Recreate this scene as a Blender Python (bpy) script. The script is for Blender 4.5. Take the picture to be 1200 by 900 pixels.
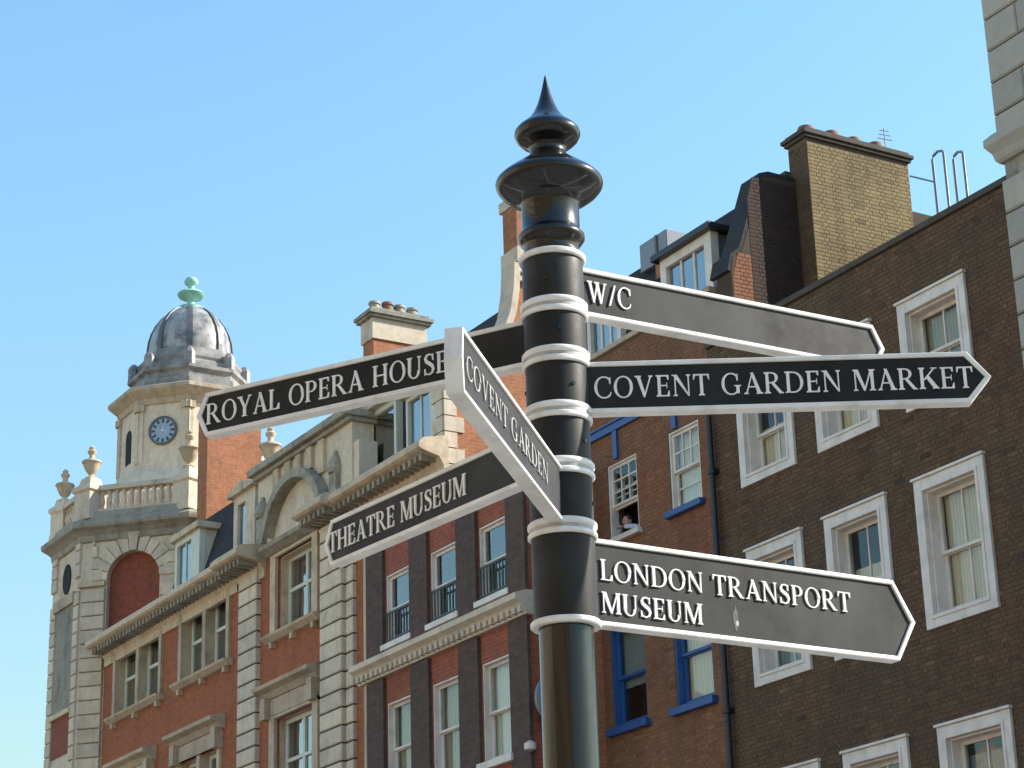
import bpy, bmesh, math, random
from mathutils import Vector, Matrix
random.seed(7)
R = math.radians
for o in list(bpy.data.objects):
    bpy.data.objects.remove(o, do_unlink=True)
SC = bpy.context.scene
COL = SC.collection

# ------------------------------------------------------------------ camera
cam_d = bpy.data.cameras.new('camera')
cam = bpy.data.objects.new('camera', cam_d); COL.objects.link(cam)
right = Vector((0.50863599, 0.86048118, -0.02935253))
upv = Vector((0.3085903, -0.15037079, 0.93923408))
fwd = Vector((-0.80377948, 0.48678616, 0.34202014))
m = Matrix((right, upv, -fwd)).transposed().to_4x4()
m.translation = Vector((0, 0, 1.6))
cam.matrix_world = m
cam_d.sensor_fit = 'HORIZONTAL'; cam_d.sensor_width = 36; cam_d.lens = 78.0
cam_d.clip_start = 0.1; cam_d.clip_end = 6000
SC.camera = cam
SC.render.resolution_x = 1024; SC.render.resolution_y = 768

# ------------------------------------------------------------------ world, sun, exposure
SUN_AZ, SUN_EL = R(66.0), R(32.0)       # azimuth measured from +X towards +Y
w = bpy.data.worlds.new('World'); SC.world = w; w.use_nodes = True
nt = w.node_tree; nt.nodes.clear()
sky = nt.nodes.new('ShaderNodeTexSky'); sky.sky_type = 'NISHITA'; sky.sun_disc = False
sky.sun_elevation = SUN_EL; sky.sun_rotation = math.pi/2 - SUN_AZ
sky.altitude = 0; sky.air_density = 2.45; sky.dust_density = .8; sky.ozone_density = 10.0
bg = nt.nodes.new('ShaderNodeBackground'); bg.inputs[1].default_value = 0.15
ow = nt.nodes.new('ShaderNodeOutputWorld')
nt.links.new(sky.outputs[0], bg.inputs[0]); nt.links.new(bg.outputs[0], ow.inputs[0])
sd = bpy.data.lights.new('sun', 'SUN'); sd.energy = 4.6; sd.angle = R(0.53); sd.color = (1.0, 0.93, 0.82)
sun = bpy.data.objects.new('sun', sd); COL.objects.link(sun)
to_sun = Vector((math.cos(SUN_AZ)*math.cos(SUN_EL), math.sin(SUN_AZ)*math.cos(SUN_EL), math.sin(SUN_EL)))
sun.rotation_euler = to_sun.to_track_quat('Z', 'Y').to_euler()
sun.location = (0, 0, 60)
vs = SC.view_settings
vs.view_transform = 'Standard'; vs.look = 'None'; vs.gamma = 1.0; vs.use_curve_mapping = False
vs.exposure = 0.88

# ------------------------------------------------------------------ materials
def new_mat(name):
    mt = bpy.data.materials.new(name); mt.use_nodes = True
    n = mt.node_tree.nodes; b = n.get('Principled BSDF')
    return mt, mt.node_tree, n, b
def rgb(c): return (c[0], c[1], c[2], 1)
def noise(nt, scale, detail=5, rough=.55, vec=None):
    t = nt.nodes.new('ShaderNodeTexNoise'); t.inputs['Scale'].default_value = scale
    t.inputs['Detail'].default_value = detail; t.inputs['Roughness'].default_value = rough
    if vec is not None: nt.links.new(vec, t.inputs['Vector'])
    return t
def ramp(nt, fac, stops):
    r = nt.nodes.new('ShaderNodeValToRGB'); e = r.color_ramp.elements
    while len(e) < len(stops): e.new(.5)
    for k, (p, c) in enumerate(stops):
        e[k].position = p; e[k].color = rgb(c) if len(c) == 3 else c
    nt.links.new(fac, r.inputs[0]); return r
def mixc(nt, kind, fac, a, b):
    x = nt.nodes.new('ShaderNodeMix'); x.data_type = 'RGBA'; x.blend_type = kind
    for v, i in ((fac, 0), (a, 6), (b, 7)):
        if hasattr(v, 'is_linked'): nt.links.new(v, x.inputs[i])
        elif i == 0: x.inputs[0].default_value = v
        else: x.inputs[i].default_value = rgb(v)
    return x.outputs[2]
def bump(nt, b, h, strength, dist):
    bp = nt.nodes.new('ShaderNodeBump'); bp.inputs['Strength'].default_value = strength
    bp.inputs['Distance'].default_value = dist
    nt.links.new(h, bp.inputs['Height']); nt.links.new(bp.outputs[0], b.inputs['Normal'])
def pos(nt):
    return nt.nodes.new('ShaderNodeNewGeometry').outputs['Position']
def streak_vec(nt, sx=1.0, sz=.12):
    mp = nt.nodes.new('ShaderNodeMapping'); mp.inputs['Scale'].default_value = (sx, sx, sz)
    nt.links.new(pos(nt), mp.inputs['Vector']); return mp.outputs[0]

def paint(name, col, rough=.5, dirt=.25, dcol=None, scale=3.0, spec=.5, coat=0.0, crough=.06, sheen=0.0, rvar=0.0):
    mt, nt, n, b = new_mat(name)
    p = pos(nt)
    n1 = noise(nt, scale, 6, .6, p); n2 = noise(nt, scale*.6, 5, .6, streak_vec(nt, 3.0, .5))
    d = dcol or tuple(c*.45 for c in col)
    r1 = ramp(nt, n1.outputs[0], [(.42, (0, 0, 0)), (.75, (1, 1, 1))])
    r2 = ramp(nt, n2.outputs[0], [(.5, (0, 0, 0)), (.8, (1, 1, 1))])
    s = mixc(nt, 'ADD', .5, r1.outputs[0], r2.outputs[0])
    k = nt.nodes.new('ShaderNodeMath'); k.operation = 'MULTIPLY'; k.inputs[1].default_value = dirt
    nt.links.new(s, k.inputs[0])
    c = mixc(nt, 'MIX', k.outputs[0], col, d)
    nt.links.new(c, b.inputs['Base Color'])
    b.inputs['Roughness'].default_value = rough
    b.inputs['Specular IOR Level'].default_value = spec
    b.inputs['Sheen Weight'].default_value = sheen; b.inputs['Sheen Roughness'].default_value = .4
    b.inputs['Coat Weight'].default_value = coat; b.inputs['Coat Roughness'].default_value = crough
    if rvar:
        n3 = noise(nt, scale*.8, 7, .7, p)
        rr = ramp(nt, n3.outputs[0], [(.3, (rough-rvar,)*3), (.7, (rough+rvar,)*3)])
        nt.links.new(rr.outputs[0], b.inputs['Roughness'])
    bump(nt, b, n1.outputs[0], .15, .004)
    return mt

def stone(name, c1, c2, soot=(.10, .09, .075), sootamt=.55, scale=1.3):
    mt, nt, n, b = new_mat(name)
    p = pos(nt)
    a = noise(nt, 7, 8, .65, p); s = noise(nt, scale, 6, .65, p); st = noise(nt, 1.6, 6, .65, streak_vec(nt, 2.2, .25))
    base = mixc(nt, 'MIX', ramp(nt, a.outputs[0], [(.3, (0, 0, 0)), (.7, (1, 1, 1))]).outputs[0], c1, c2)
    r1 = ramp(nt, s.outputs[0], [(.5, (0, 0, 0)), (.78, (1, 1, 1))]); r2 = ramp(nt, st.outputs[0], [(.52, (0, 0, 0)), (.75, (1, 1, 1))])
    sm = mixc(nt, 'ADD', .7, r1.outputs[0], r2.outputs[0])
    k = nt.nodes.new('ShaderNodeMath'); k.operation = 'MULTIPLY'; k.inputs[1].default_value = sootamt; k.use_clamp = True
    nt.links.new(sm, k.inputs[0])
    inf = nt.nodes.new('ShaderNodeObjectInfo')
    v = ramp(nt, inf.outputs['Random'], [(0, (.82, .82, .82)), (1, (1.08, 1.06, 1.02))])
    c = mixc(nt, 'MULTIPLY', 1.0, mixc(nt, 'MIX', k.outputs[0], base, soot), v.outputs[0])
    nt.links.new(c, b.inputs['Base Color']); b.inputs['Roughness'].default_value = .85
    bump(nt, b, a.outputs[0], .35, .02)
    return mt

def brick_tex(name, c1, c2, mortar, dark=(.05, .04, .035), darkamt=.35):
    mt, nt, n, b = new_mat(name)
    p = pos(nt)
    sp = nt.nodes.new('ShaderNodeSeparateXYZ'); nt.links.new(p, sp.inputs[0])
    ad = nt.nodes.new('ShaderNodeMath'); nt.links.new(sp.outputs[0], ad.inputs[0]); nt.links.new(sp.outputs[1], ad.inputs[1])
    cb = nt.nodes.new('ShaderNodeCombineXYZ'); nt.links.new(ad.outputs[0], cb.inputs[0]); nt.links.new(sp.outputs[2], cb.inputs[1])
    br = nt.nodes.new('ShaderNodeTexBrick'); nt.links.new(cb.outputs[0], br.inputs['Vector'])
    br.inputs['Scale'].default_value = 1; br.inputs['Brick Width'].default_value = .225; br.inputs['Row Height'].default_value = .075
    br.inputs['Mortar Size'].default_value = .006; br.inputs['Mortar Smooth'].default_value = .2; br.inputs['Bias'].default_value = 0
    br.inputs['Color1'].default_value = rgb(c1); br.inputs['Color2'].default_value = rgb(c2); br.inputs['Mortar'].default_value = rgb(mortar)
    s = noise(nt, 1.1, 7, .65, p); s2 = noise(nt, 9, 4, .6, p); st = noise(nt, 1.2, 5, .6, streak_vec(nt, 2.0, .2))
    c = mixc(nt, 'MIX', ramp(nt, s.outputs[0], [(.45, (0, 0, 0)), (.8, (darkamt,)*3)]).outputs[0], br.outputs[0], dark)
    c = mixc(nt, 'MIX', ramp(nt, st.outputs[0], [(.5, (0, 0, 0)), (.8, (darkamt*.8,)*3)]).outputs[0], c, dark)
    c = mixc(nt, 'MULTIPLY', .7, c, ramp(nt, s2.outputs[0], [(.25, (.6, .6, .6)), (.75, (1.3, 1.3, 1.3))]).outputs[0])
    nt.links.new(c, b.inputs['Base Color']); b.inputs['Roughness'].default_value = .9
    bump(nt, b, br.outputs['Fac'], -.6, .01)
    return mt

def brick_geo(name, stops, dark=(.03, .025, .02), darkamt=.5):
    mt, nt, n, b = new_mat(name)
    p = pos(nt)
    at = nt.nodes.new('ShaderNodeAttribute'); at.attribute_name = 'tint'
    base = ramp(nt, at.outputs['Fac'], stops).outputs[0]
    s = noise(nt, .7, 7, .65, p); s2 = noise(nt, 22, 4, .6, p); st = noise(nt, 1.3, 5, .6, streak_vec(nt, 2.0, .2))
    lg = noise(nt, .33, 4, .6, p)
    base = mixc(nt, 'MULTIPLY', .9, base, ramp(nt, lg.outputs[0], [(.3, (1.08, .90, .82)), (.5, (1, 1, 1)), (.7, (1.05, 1.2, 1.1))]).outputs[0])
    c = mixc(nt, 'MIX', ramp(nt, s.outputs[0], [(.42, (0, 0, 0)), (.75, (darkamt,)*3)]).outputs[0], base, dark)
    c = mixc(nt, 'MIX', ramp(nt, st.outputs[0], [(.5, (0, 0, 0)), (.8, (darkamt*.8,)*3)]).outputs[0], c, dark)
    c = mixc(nt, 'MULTIPLY', .8, c, ramp(nt, s2.outputs[0], [(.25, (.65, .65, .65)), (.75, (1.3, 1.3, 1.3))]).outputs[0])
    nt.links.new(c, b.inputs['Base Color']); b.inputs['Roughness'].default_value = .88
    bump(nt, b, s2.outputs[0], .4, .01)
    return mt

def glass(name, tint=(.9, .95, .95), ior=1.55, back=None):
    mt, nt, n, b = new_mat(name)
    n.remove(b)
    o = n.get('Material Output')
    tr = n.new('ShaderNodeBsdfTransparent'); tr.inputs[0].default_value = rgb(tint)
    gl = n.new('ShaderNodeBsdfGlossy'); gl.inputs['Roughness'].default_value = .02; gl.inputs[0].default_value = (1, 1, 1, 1)
    lw = n.new('ShaderNodeLayerWeight'); lw.inputs[0].default_value = .5
    pw = n.new('ShaderNodeMath'); pw.operation = 'POWER'; pw.inputs[1].default_value = 5; nt.links.new(lw.outputs['Facing'], pw.inputs[0])
    f0 = ((ior-1)/(ior+1))**2
    fr = n.new('ShaderNodeMath'); fr.operation = 'MULTIPLY_ADD'; fr.inputs[1].default_value = 1-f0; fr.inputs[2].default_value = f0; nt.links.new(pw.outputs[0], fr.inputs[0])
    nz = noise(nt, 1.4, 2, .5, pos(nt)); bp = n.new('ShaderNodeBump'); bp.inputs['Strength'].default_value = .12; bp.inputs['Distance'].default_value = .05
    nt.links.new(nz.outputs[0], bp.inputs['Height']); nt.links.new(bp.outputs[0], gl.inputs['Normal'])
    mx = n.new('ShaderNodeMixShader')
    nt.links.new(fr.outputs[0], mx.inputs[0]); nt.links.new(tr.outputs[0], mx.inputs[1]); nt.links.new(gl.outputs[0], mx.inputs[2])
    nt.links.new(mx.outputs[0], o.inputs[0])
    return mt

def cloth(name, col):
    mt, nt, n, b = new_mat(name)
    wv = nt.nodes.new('ShaderNodeTexWave'); wv.inputs['Scale'].default_value = 5; wv.inputs['Distortion'].default_value = 3
    nt.links.new(pos(nt), wv.inputs['Vector'])
    c = mixc(nt, 'MULTIPLY', .5, col, ramp(nt, wv.outputs[0], [(0, (.6, .6, .6)), (1, (1.1, 1.1, 1.1))]).outputs[0])
    nt.links.new(c, b.inputs['Base Color']); b.inputs['Roughness'].default_value = .9
    return mt

M = {
 'black_gloss': paint('black_gloss_paint', (.005, .005, .005), .30, .35, (.012, .011, .010), 9, .22, .6, crough=.05, rvar=.05),
 'black_panel': paint('black_sign_paint', (.009, .0088, .0085), .55, .75, (.030, .029, .026), 6, .24, sheen=.2, rvar=.16),
 'white_rim': paint('white_sign_paint', (.80, .785, .75), .4, .55, (.40, .37, .31), 12, .5),
 'groove_paint': paint('grey_groove_paint', (.42, .41, .38), .5, .5, (.16, .15, .13), 20),
 'white_letter': paint('white_letter_paint', (.80, .80, .78), .4, .35, (.40, .38, .33), 30, .5),
 'sticker': paint('worn_sticker', (.45, .45, .42), .45, .8, (.07, .07, .065), 45, .5),
 'sticker_faint': paint('sticker_residue', (.075, .073, .068), .5, .9, (.02, .02, .019), 60, .4),
 'grey_letter': paint('grey_letter_paint', (.40, .395, .38), .5, .7, (.12, .115, .105), 40, .4),
 'white_paint': paint('white_window_paint', (.75, .66, .585), .5, .5, (.36, .33, .28), 3.5),
 'cream_paint': paint('cream_window_paint', (.62, .62, .52), .5, .35, (.36, .35, .28), 2.5),
 'blue_paint': paint('blue_paint', (.025, .09, .27), .45, .3, (.02, .06, .17), 3),
 'black_paint': paint('black_iron_paint', (.015, .015, .016), .4, .3, (.05, .045, .04), 4),
 'grey_metal': paint('grey_metal', (.20, .22, .25), .35, .3, (.2, .2, .2), 6),
 'lead': paint('lead_sheet', (.12, .12, .122), .5, .5, (.045, .044, .045), 2.2),
 'dome_lead': paint('dome_lead', (.40, .38, .35), .36, .95, (.05, .048, .046), 2.6),
 'drum_lead': paint('drum_lead', (.30, .28, .26), .5, .95, (.045, .042, .04), 2.2),
 'verdigris': paint('verdigris_copper', (.30, .55, .46), .6, .35, (.12, .26, .22), 5),
 'slate': brick_tex('slate_roof', (.022, .022, .024), (.035, .035, .038), (.012, .012, .012)),
 'stone': stone('portland_stone', (.64, .51, .37), (.50, .395, .275), sootamt=.6),
 'stone_light': stone('pale_stone', (.72, .605, .475), (.59, .49, .37), sootamt=.42),
 'stone_soot': stone('sooty_stone', (.40, .36, .29), (.27, .24, .19), sootamt=.8, scale=2.2),
 'stone_near': stone('smooth_stone', (.44, .41, .36), (.38, .35, .30), sootamt=.15),
 'brick_orange': brick_tex('orange_red_brick', (.40, .105, .036), (.32, .085, .03), (.27, .15, .085)),
 'brick_gable': brick_tex('orange_gable_brick', (.44, .155, .066), (.36, .122, .05), (.36, .23, .14)),
 'brick_dark': brick_tex('dark_pier_brick', (.085, .048, .038), (.115, .066, .05), (.09, .068, .052), darkamt=.3),
 'brick_red': brick_tex('bright_red_brick', (.36, .085, .04), (.29, .07, .035), (.27, .15, .1)),
 'brick_niche': brick_tex('deep_red_brick', (.30, .072, .038), (.25, .06, .032), (.2, .08, .05), darkamt=.2),
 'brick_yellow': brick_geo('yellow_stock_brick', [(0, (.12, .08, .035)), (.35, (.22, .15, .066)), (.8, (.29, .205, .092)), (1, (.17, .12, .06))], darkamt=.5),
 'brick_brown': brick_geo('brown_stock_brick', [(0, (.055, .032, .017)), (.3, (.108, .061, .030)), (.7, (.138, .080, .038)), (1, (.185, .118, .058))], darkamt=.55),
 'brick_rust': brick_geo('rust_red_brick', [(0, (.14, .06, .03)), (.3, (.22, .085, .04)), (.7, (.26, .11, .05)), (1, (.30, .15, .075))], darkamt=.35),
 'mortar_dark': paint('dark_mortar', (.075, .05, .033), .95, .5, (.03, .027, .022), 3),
 'brick_shadowed': brick_geo('shadowed_maroon_brick', [(0, (.02, .011, .008)), (.4, (.04, .018, .012)), (.8, (.055, .024, .015)), (1, (.08, .036, .022))], darkamt=.5),
 'chim_cap': paint('sooty_cap', (.085, .07, .052), .9, .6, (.03, .027, .022), 5),
 'brick_yellow_flat': brick_tex('added_terrace_yellow_brick', (.34, .25, .13), (.28, .2, .1), (.3, .25, .18)),
 'mortar_mid': paint('brown_mortar', (.15, .105, .07), .95, .4, (.06, .05, .04), 3),
 'glass': glass('window_glass', ior=1.5),
 'glass_sky': glass('old_window_glass', tint=(.75, .8, .82), ior=3.0),
 'glass_mid': glass('sash_glass', tint=(.8, .84, .85), ior=2.1),
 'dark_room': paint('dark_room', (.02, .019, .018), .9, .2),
 'blind': cloth('beige_blind', (.84, .58, .36)),
 'blind_white': cloth('white_blind', (.80, .66, .50)),
 'curtain_grey': cloth('grey_curtain', (.27, .265, .25)),
 'curtain_brown': cloth('brown_curtain', (.46, .35, .21)),
 'clock_face': paint('clock_face', (.30, .38, .46), .4, .3, (.16, .2, .26), 5),
 'gilt': paint('dark_clock_marks', (.03, .035, .045), .4, .2),
 'clock_hand': paint('white_clock_hand', (.75, .75, .72), .4, .1),
 'terracotta': paint('terracotta_pot', (.26, .12, .065), .8, .5, (.06, .045, .035), 5),
 'asphalt': paint('asphalt', (.05, .05, .052), .9, .4, (.09, .085, .08), .8),
 'added_setts': brick_tex('added_pale_setts', (.36, .32, .27), (.29, .26, .22), (.16, .14, .12), darkamt=.2),
 'paving': paint('paving_stone', (.30, .28, .25), .85, .5, (.16, .15, .13), 1.2),
 'cream_stucco': paint('cream_stucco', (.58, .49, .36), .8, .25, (.4, .34, .25), 1.0),
 'skin': paint('skin', (.42, .23, .16), .55, .15), 'hair': paint('dark_hair', (.02, .014, .01), .5, .2),
 'shirt': paint('pale_blue_shirt', (.50, .53, .62), .8, .15),
}

# ------------------------------------------------------------------ helpers
WOFF = {}
class MB:
    def __init__(s): s.v = []; s.f = []
    def add(s, vs, fs):
        o = len(s.v); s.v += [tuple(p) for p in vs]; s.f += [tuple(i+o for i in f) for f in fs]; return s
    def box(s, x0, x1, y0, y1, z0, z1):
        return s.add([(x0,y0,z0),(x1,y0,z0),(x1,y1,z0),(x0,y1,z0),(x0,y0,z1),(x1,y0,z1),(x1,y1,z1),(x0,y1,z1)],
                     [(0,3,2,1),(4,5,6,7),(0,1,5,4),(1,2,6,5),(2,3,7,6),(3,0,4,7)])
    def loft(s, rings, cap=True):
        n = len(rings[0]); vs = [p for r in rings for p in r]; fs = []
        for k in range(len(rings)-1):
            for i in range(n):
                j = (i+1) % n; fs.append((k*n+i, k*n+j, (k+1)*n+j, (k+1)*n+i))
        if cap: fs.append(tuple(reversed(range(n)))); fs.append(tuple((len(rings)-1)*n+i for i in range(n)))
        return s.add(vs, fs)
    def lathe(s, cx, cy, prof, seg=24, ph=0.0, cap=True):
        return s.loft([[(cx+r*math.cos(ph+2*math.pi*i/seg), cy+r*math.sin(ph+2*math.pi*i/seg), z) for i in range(seg)] for r, z in prof], cap)
    def prism_x(s, poly, x0, x1):      # poly of (y,z)
        return s.loft([[(x0, y, z) for y, z in poly], [(x1, y, z) for y, z in poly]])
    def prism_y(s, poly, y0, y1):      # poly of (x,z)
        return s.loft([[(x, y0, z) for x, z in poly], [(x, y1, z) for x, z in poly]])
    def prism_z(s, poly, z0, z1):      # poly of (x,y)
        return s.loft([[(x, y, z0) for x, y in poly], [(x, y, z1) for x, y in poly]])
    def tube(s, pts, r, seg=8):
        pts = [Vector(p) for p in pts]; rings = []
        for i, p in enumerate(pts):
            t = (pts[min(i+1, len(pts)-1)] - pts[max(i-1, 0)]).normalized()
            a = t.orthogonal().normalized() if abs(t.z) < .9 else t.cross(Vector((1,0,0))).normalized()
            if abs(t.z) < .9: a = t.cross(Vector((0,0,1))).normalized()
            b = t.cross(a)
            rings.append([tuple(p + a*r*math.cos(2*math.pi*k/seg) + b*r*math.sin(2*math.pi*k/seg)) for k in range(seg)])
        return s.loft(rings)
    def build(s, name, mat, parent=None, smooth=None, bevel=0, base=None):
        off = WOFF[parent.name] if parent is not None else Vector(base or (0,0,0))
        me = bpy.data.meshes.new(name)
        me.from_pydata([(x-off[0], y-off[1], z-off[2]) for x, y, z in s.v], [], s.f)
        bm = bmesh.new(); bm.from_mesh(me); bmesh.ops.recalc_face_normals(bm, faces=bm.faces); bm.to_mesh(me); bm.free()
        me.materials.append(M[mat])
        o = bpy.data.objects.new(name, me); COL.objects.link(o)
        if parent is not None: o.parent = parent
        else: o.location = off
        WOFF[o.name] = off.copy() if hasattr(off, 'copy') else Vector(off)
        if smooth: 
            for p in me.polygons: p.use_smooth = True
            me.set_sharp_from_angle(angle=R(smooth))
        if bevel:
            md = o.modifiers.new('bevel', 'BEVEL'); md.width = bevel; md.segments = 2; md.limit_method = 'ANGLE'; md.angle_limit = R(35)
        return o
def thing(name, loc, label, cat, group=None):
    o = bpy.data.objects.new(name, None); COL.objects.link(o); o.location = loc
    WOFF[o.name] = Vector(loc); o['label'] = label; o['category'] = cat
    if group: o['group'] = group
    return o
def tag(o, label=None, cat=None, group=None, kind=None):
    for k, v in (('label', label), ('category', cat), ('group', group), ('kind', kind)):
        if v: o[k] = v
    return o
UNIT = {}
def unit_box(mat):
    if mat not in UNIT:
        b = MB().box(-.5, .5, -.5, .5, -.5, .5); me = bpy.data.meshes.new('unit_'+mat)
        me.from_pydata(b.v, [], b.f); me.materials.append(M[mat]); UNIT[mat] = me
    return UNIT[mat]
def piece(name, mat, parent, x0, x1, y0, y1, z0, z1, rot=0):
    """a box-shaped piece that shares one mesh with its kind"""
    o = bpy.data.objects.new(name, unit_box(mat)); COL.objects.link(o); o.parent = parent
    off = WOFF[parent.name]
    o.location = ((x0+x1)/2-off[0], (y0+y1)/2-off[1], (z0+z1)/2-off[2]); o.scale = (abs(x1-x0), abs(y1-y0), abs(z1-z0))
    o.rotation_euler.z = rot
    return o
BLK = {}
def block(name, mat, parent, x0, x1, y0, y1, z0, z1, rot=0, ch=.018):
    """ashlar block with chamfered front edges, mesh shared by size"""
    dims = (round(abs(x1-x0), 3), round(abs(y1-y0), 3), round(abs(z1-z0), 3), mat)
    if dims not in BLK:
        a, b, c = dims[0]/2, dims[1]/2, dims[2]/2; e = ch
        mb = MB().loft([[(-a,b,-c),(a,b,-c),(a,b,c),(-a,b,c)], [(-a,-b+e,-c),(a,-b+e,-c),(a,-b+e,c),(-a,-b+e,c)],
                        [(-a+e,-b,-c+e),(a-e,-b,-c+e),(a-e,-b,c-e),(-a+e,-b,c-e)]])
        me = bpy.data.meshes.new('block'); me.from_pydata(mb.v, [], mb.f); me.materials.append(M[mat]); BLK[dims] = me
    o = bpy.data.objects.new(name, BLK[dims]); COL.objects.link(o); o.parent = parent
    off = WOFF[parent.name]
    o.location = ((x0+x1)/2-off[0], (y0+y1)/2-off[1], (z0+z1)/2-off[2]); o.rotation_euler.z = rot
    return o

def wall_holes(mb, fm, u0, u1, w0, w1, holes, depth=.3, thick=.35):
    """front sheet with window openings, reveals and outer edges; fm(u,w,d) -> xyz"""
    us = sorted({u0, u1, *[h[0] for h in holes], *[h[1] for h in holes]}); ws = sorted({w0, w1, *[h[2] for h in holes], *[h[3] for h in holes]})
    us = [u for u in us if u0 <= u <= u1]; ws = [x for x in ws if w0 <= x <= w1]
    for i in range(len(us)-1):
        for j in range(len(ws)-1):
            cu, cw = (us[i]+us[i+1])/2, (ws[j]+ws[j+1])/2
            if any(h[0] < cu < h[1] and h[2] < cw < h[3] for h in holes): continue
            mb.add([fm(us[i], ws[j], 0), fm(us[i+1], ws[j], 0), fm(us[i+1], ws[j+1], 0), fm(us[i], ws[j+1], 0)], [(0,1,2,3)])
    for a, b, c, d in [h[:4] for h in holes]:
        q = [(a,c),(b,c),(b,d),(a,d)]
        for k in range(4):
            p, r = q[k], q[(k+1) % 4]
            mb.add([fm(*p, 0), fm(*r, 0), fm(*r, depth), fm(*p, depth)], [(0,1,2,3)])
    q = [(u0,w0),(u1,w0),(u1,w1),(u0,w1)]
    for k in range(4):
        p, r = q[k], q[(k+1) % 4]
        mb.add([fm(*p, 0), fm(*r, 0), fm(*r, thick), fm(*p, thick)], [(0,1,2,3)])
    return mb

def brick_skin(name, mat, parent, fm, u0, u1, w0, w1, holes, proud=.0045, bl=.215, bh=.068, seed=1):
    rnd = random.Random(seed); vs = []; fs = []; tint = []; j = .005
    rows = int((w1-w0)/bh)
    for r in range(rows):
        a, b = w0+r*bh, w0+(r+1)*bh
        iv = [(u0, u1)]
        for h in holes:
            if h[2] < b-.01 and h[3] > a+.01:
                nv = []
                for s, e in iv:
                    if h[1] <= s or h[0] >= e: nv.append((s, e)); continue
                    if h[0] > s: nv.append((s, h[0]))
                    if h[1] < e: nv.append((h[1], e))
                iv = nv
        # flemish-like bond: stretcher, header
        u = u0 - (bl*1.5)*((r % 2)*.5) - rnd.random()*.01
        k = r % 2
        while u < u1:
            L = bl if k % 2 == 0 else bl*.5
            for s, e in iv:
                x0, x1 = max(u, s)+j, min(u+L, e)-j
                if x1-x0 > .02:
                    o = len(vs); d = -proud*(.7+.6*rnd.random())
                    for dd in (0.003, d):
                        vs += [fm(x0, a+j, dd), fm(x1, a+j, dd), fm(x1, b-j, dd), fm(x0, b-j, dd)]
                    fs += [(o+4,o+5,o+6,o+7), (o,o+1,o+5,o+4), (o+1,o+2,o+6,o+5), (o+2,o+3,o+7,o+6), (o+3,o,o+4,o+7)]
                    t = rnd.gauss(.5, .15); tint += [min(max(t, 0), 1)]*5
            u += L; k += 1
    off = WOFF[parent.name]
    me = bpy.data.meshes.new(name); me.from_pydata([(x-off[0], y-off[1], z-off[2]) for x, y, z in vs], [], fs)
    at = me.attributes.new('tint', 'FLOAT', 'FACE'); at.data.foreach_set('value', tint)
    me.materials.append(M[mat]); o = bpy.data.objects.new(name, me); COL.objects.link(o); o.parent = parent; o['kind'] = 'stuff'
    return o

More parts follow.
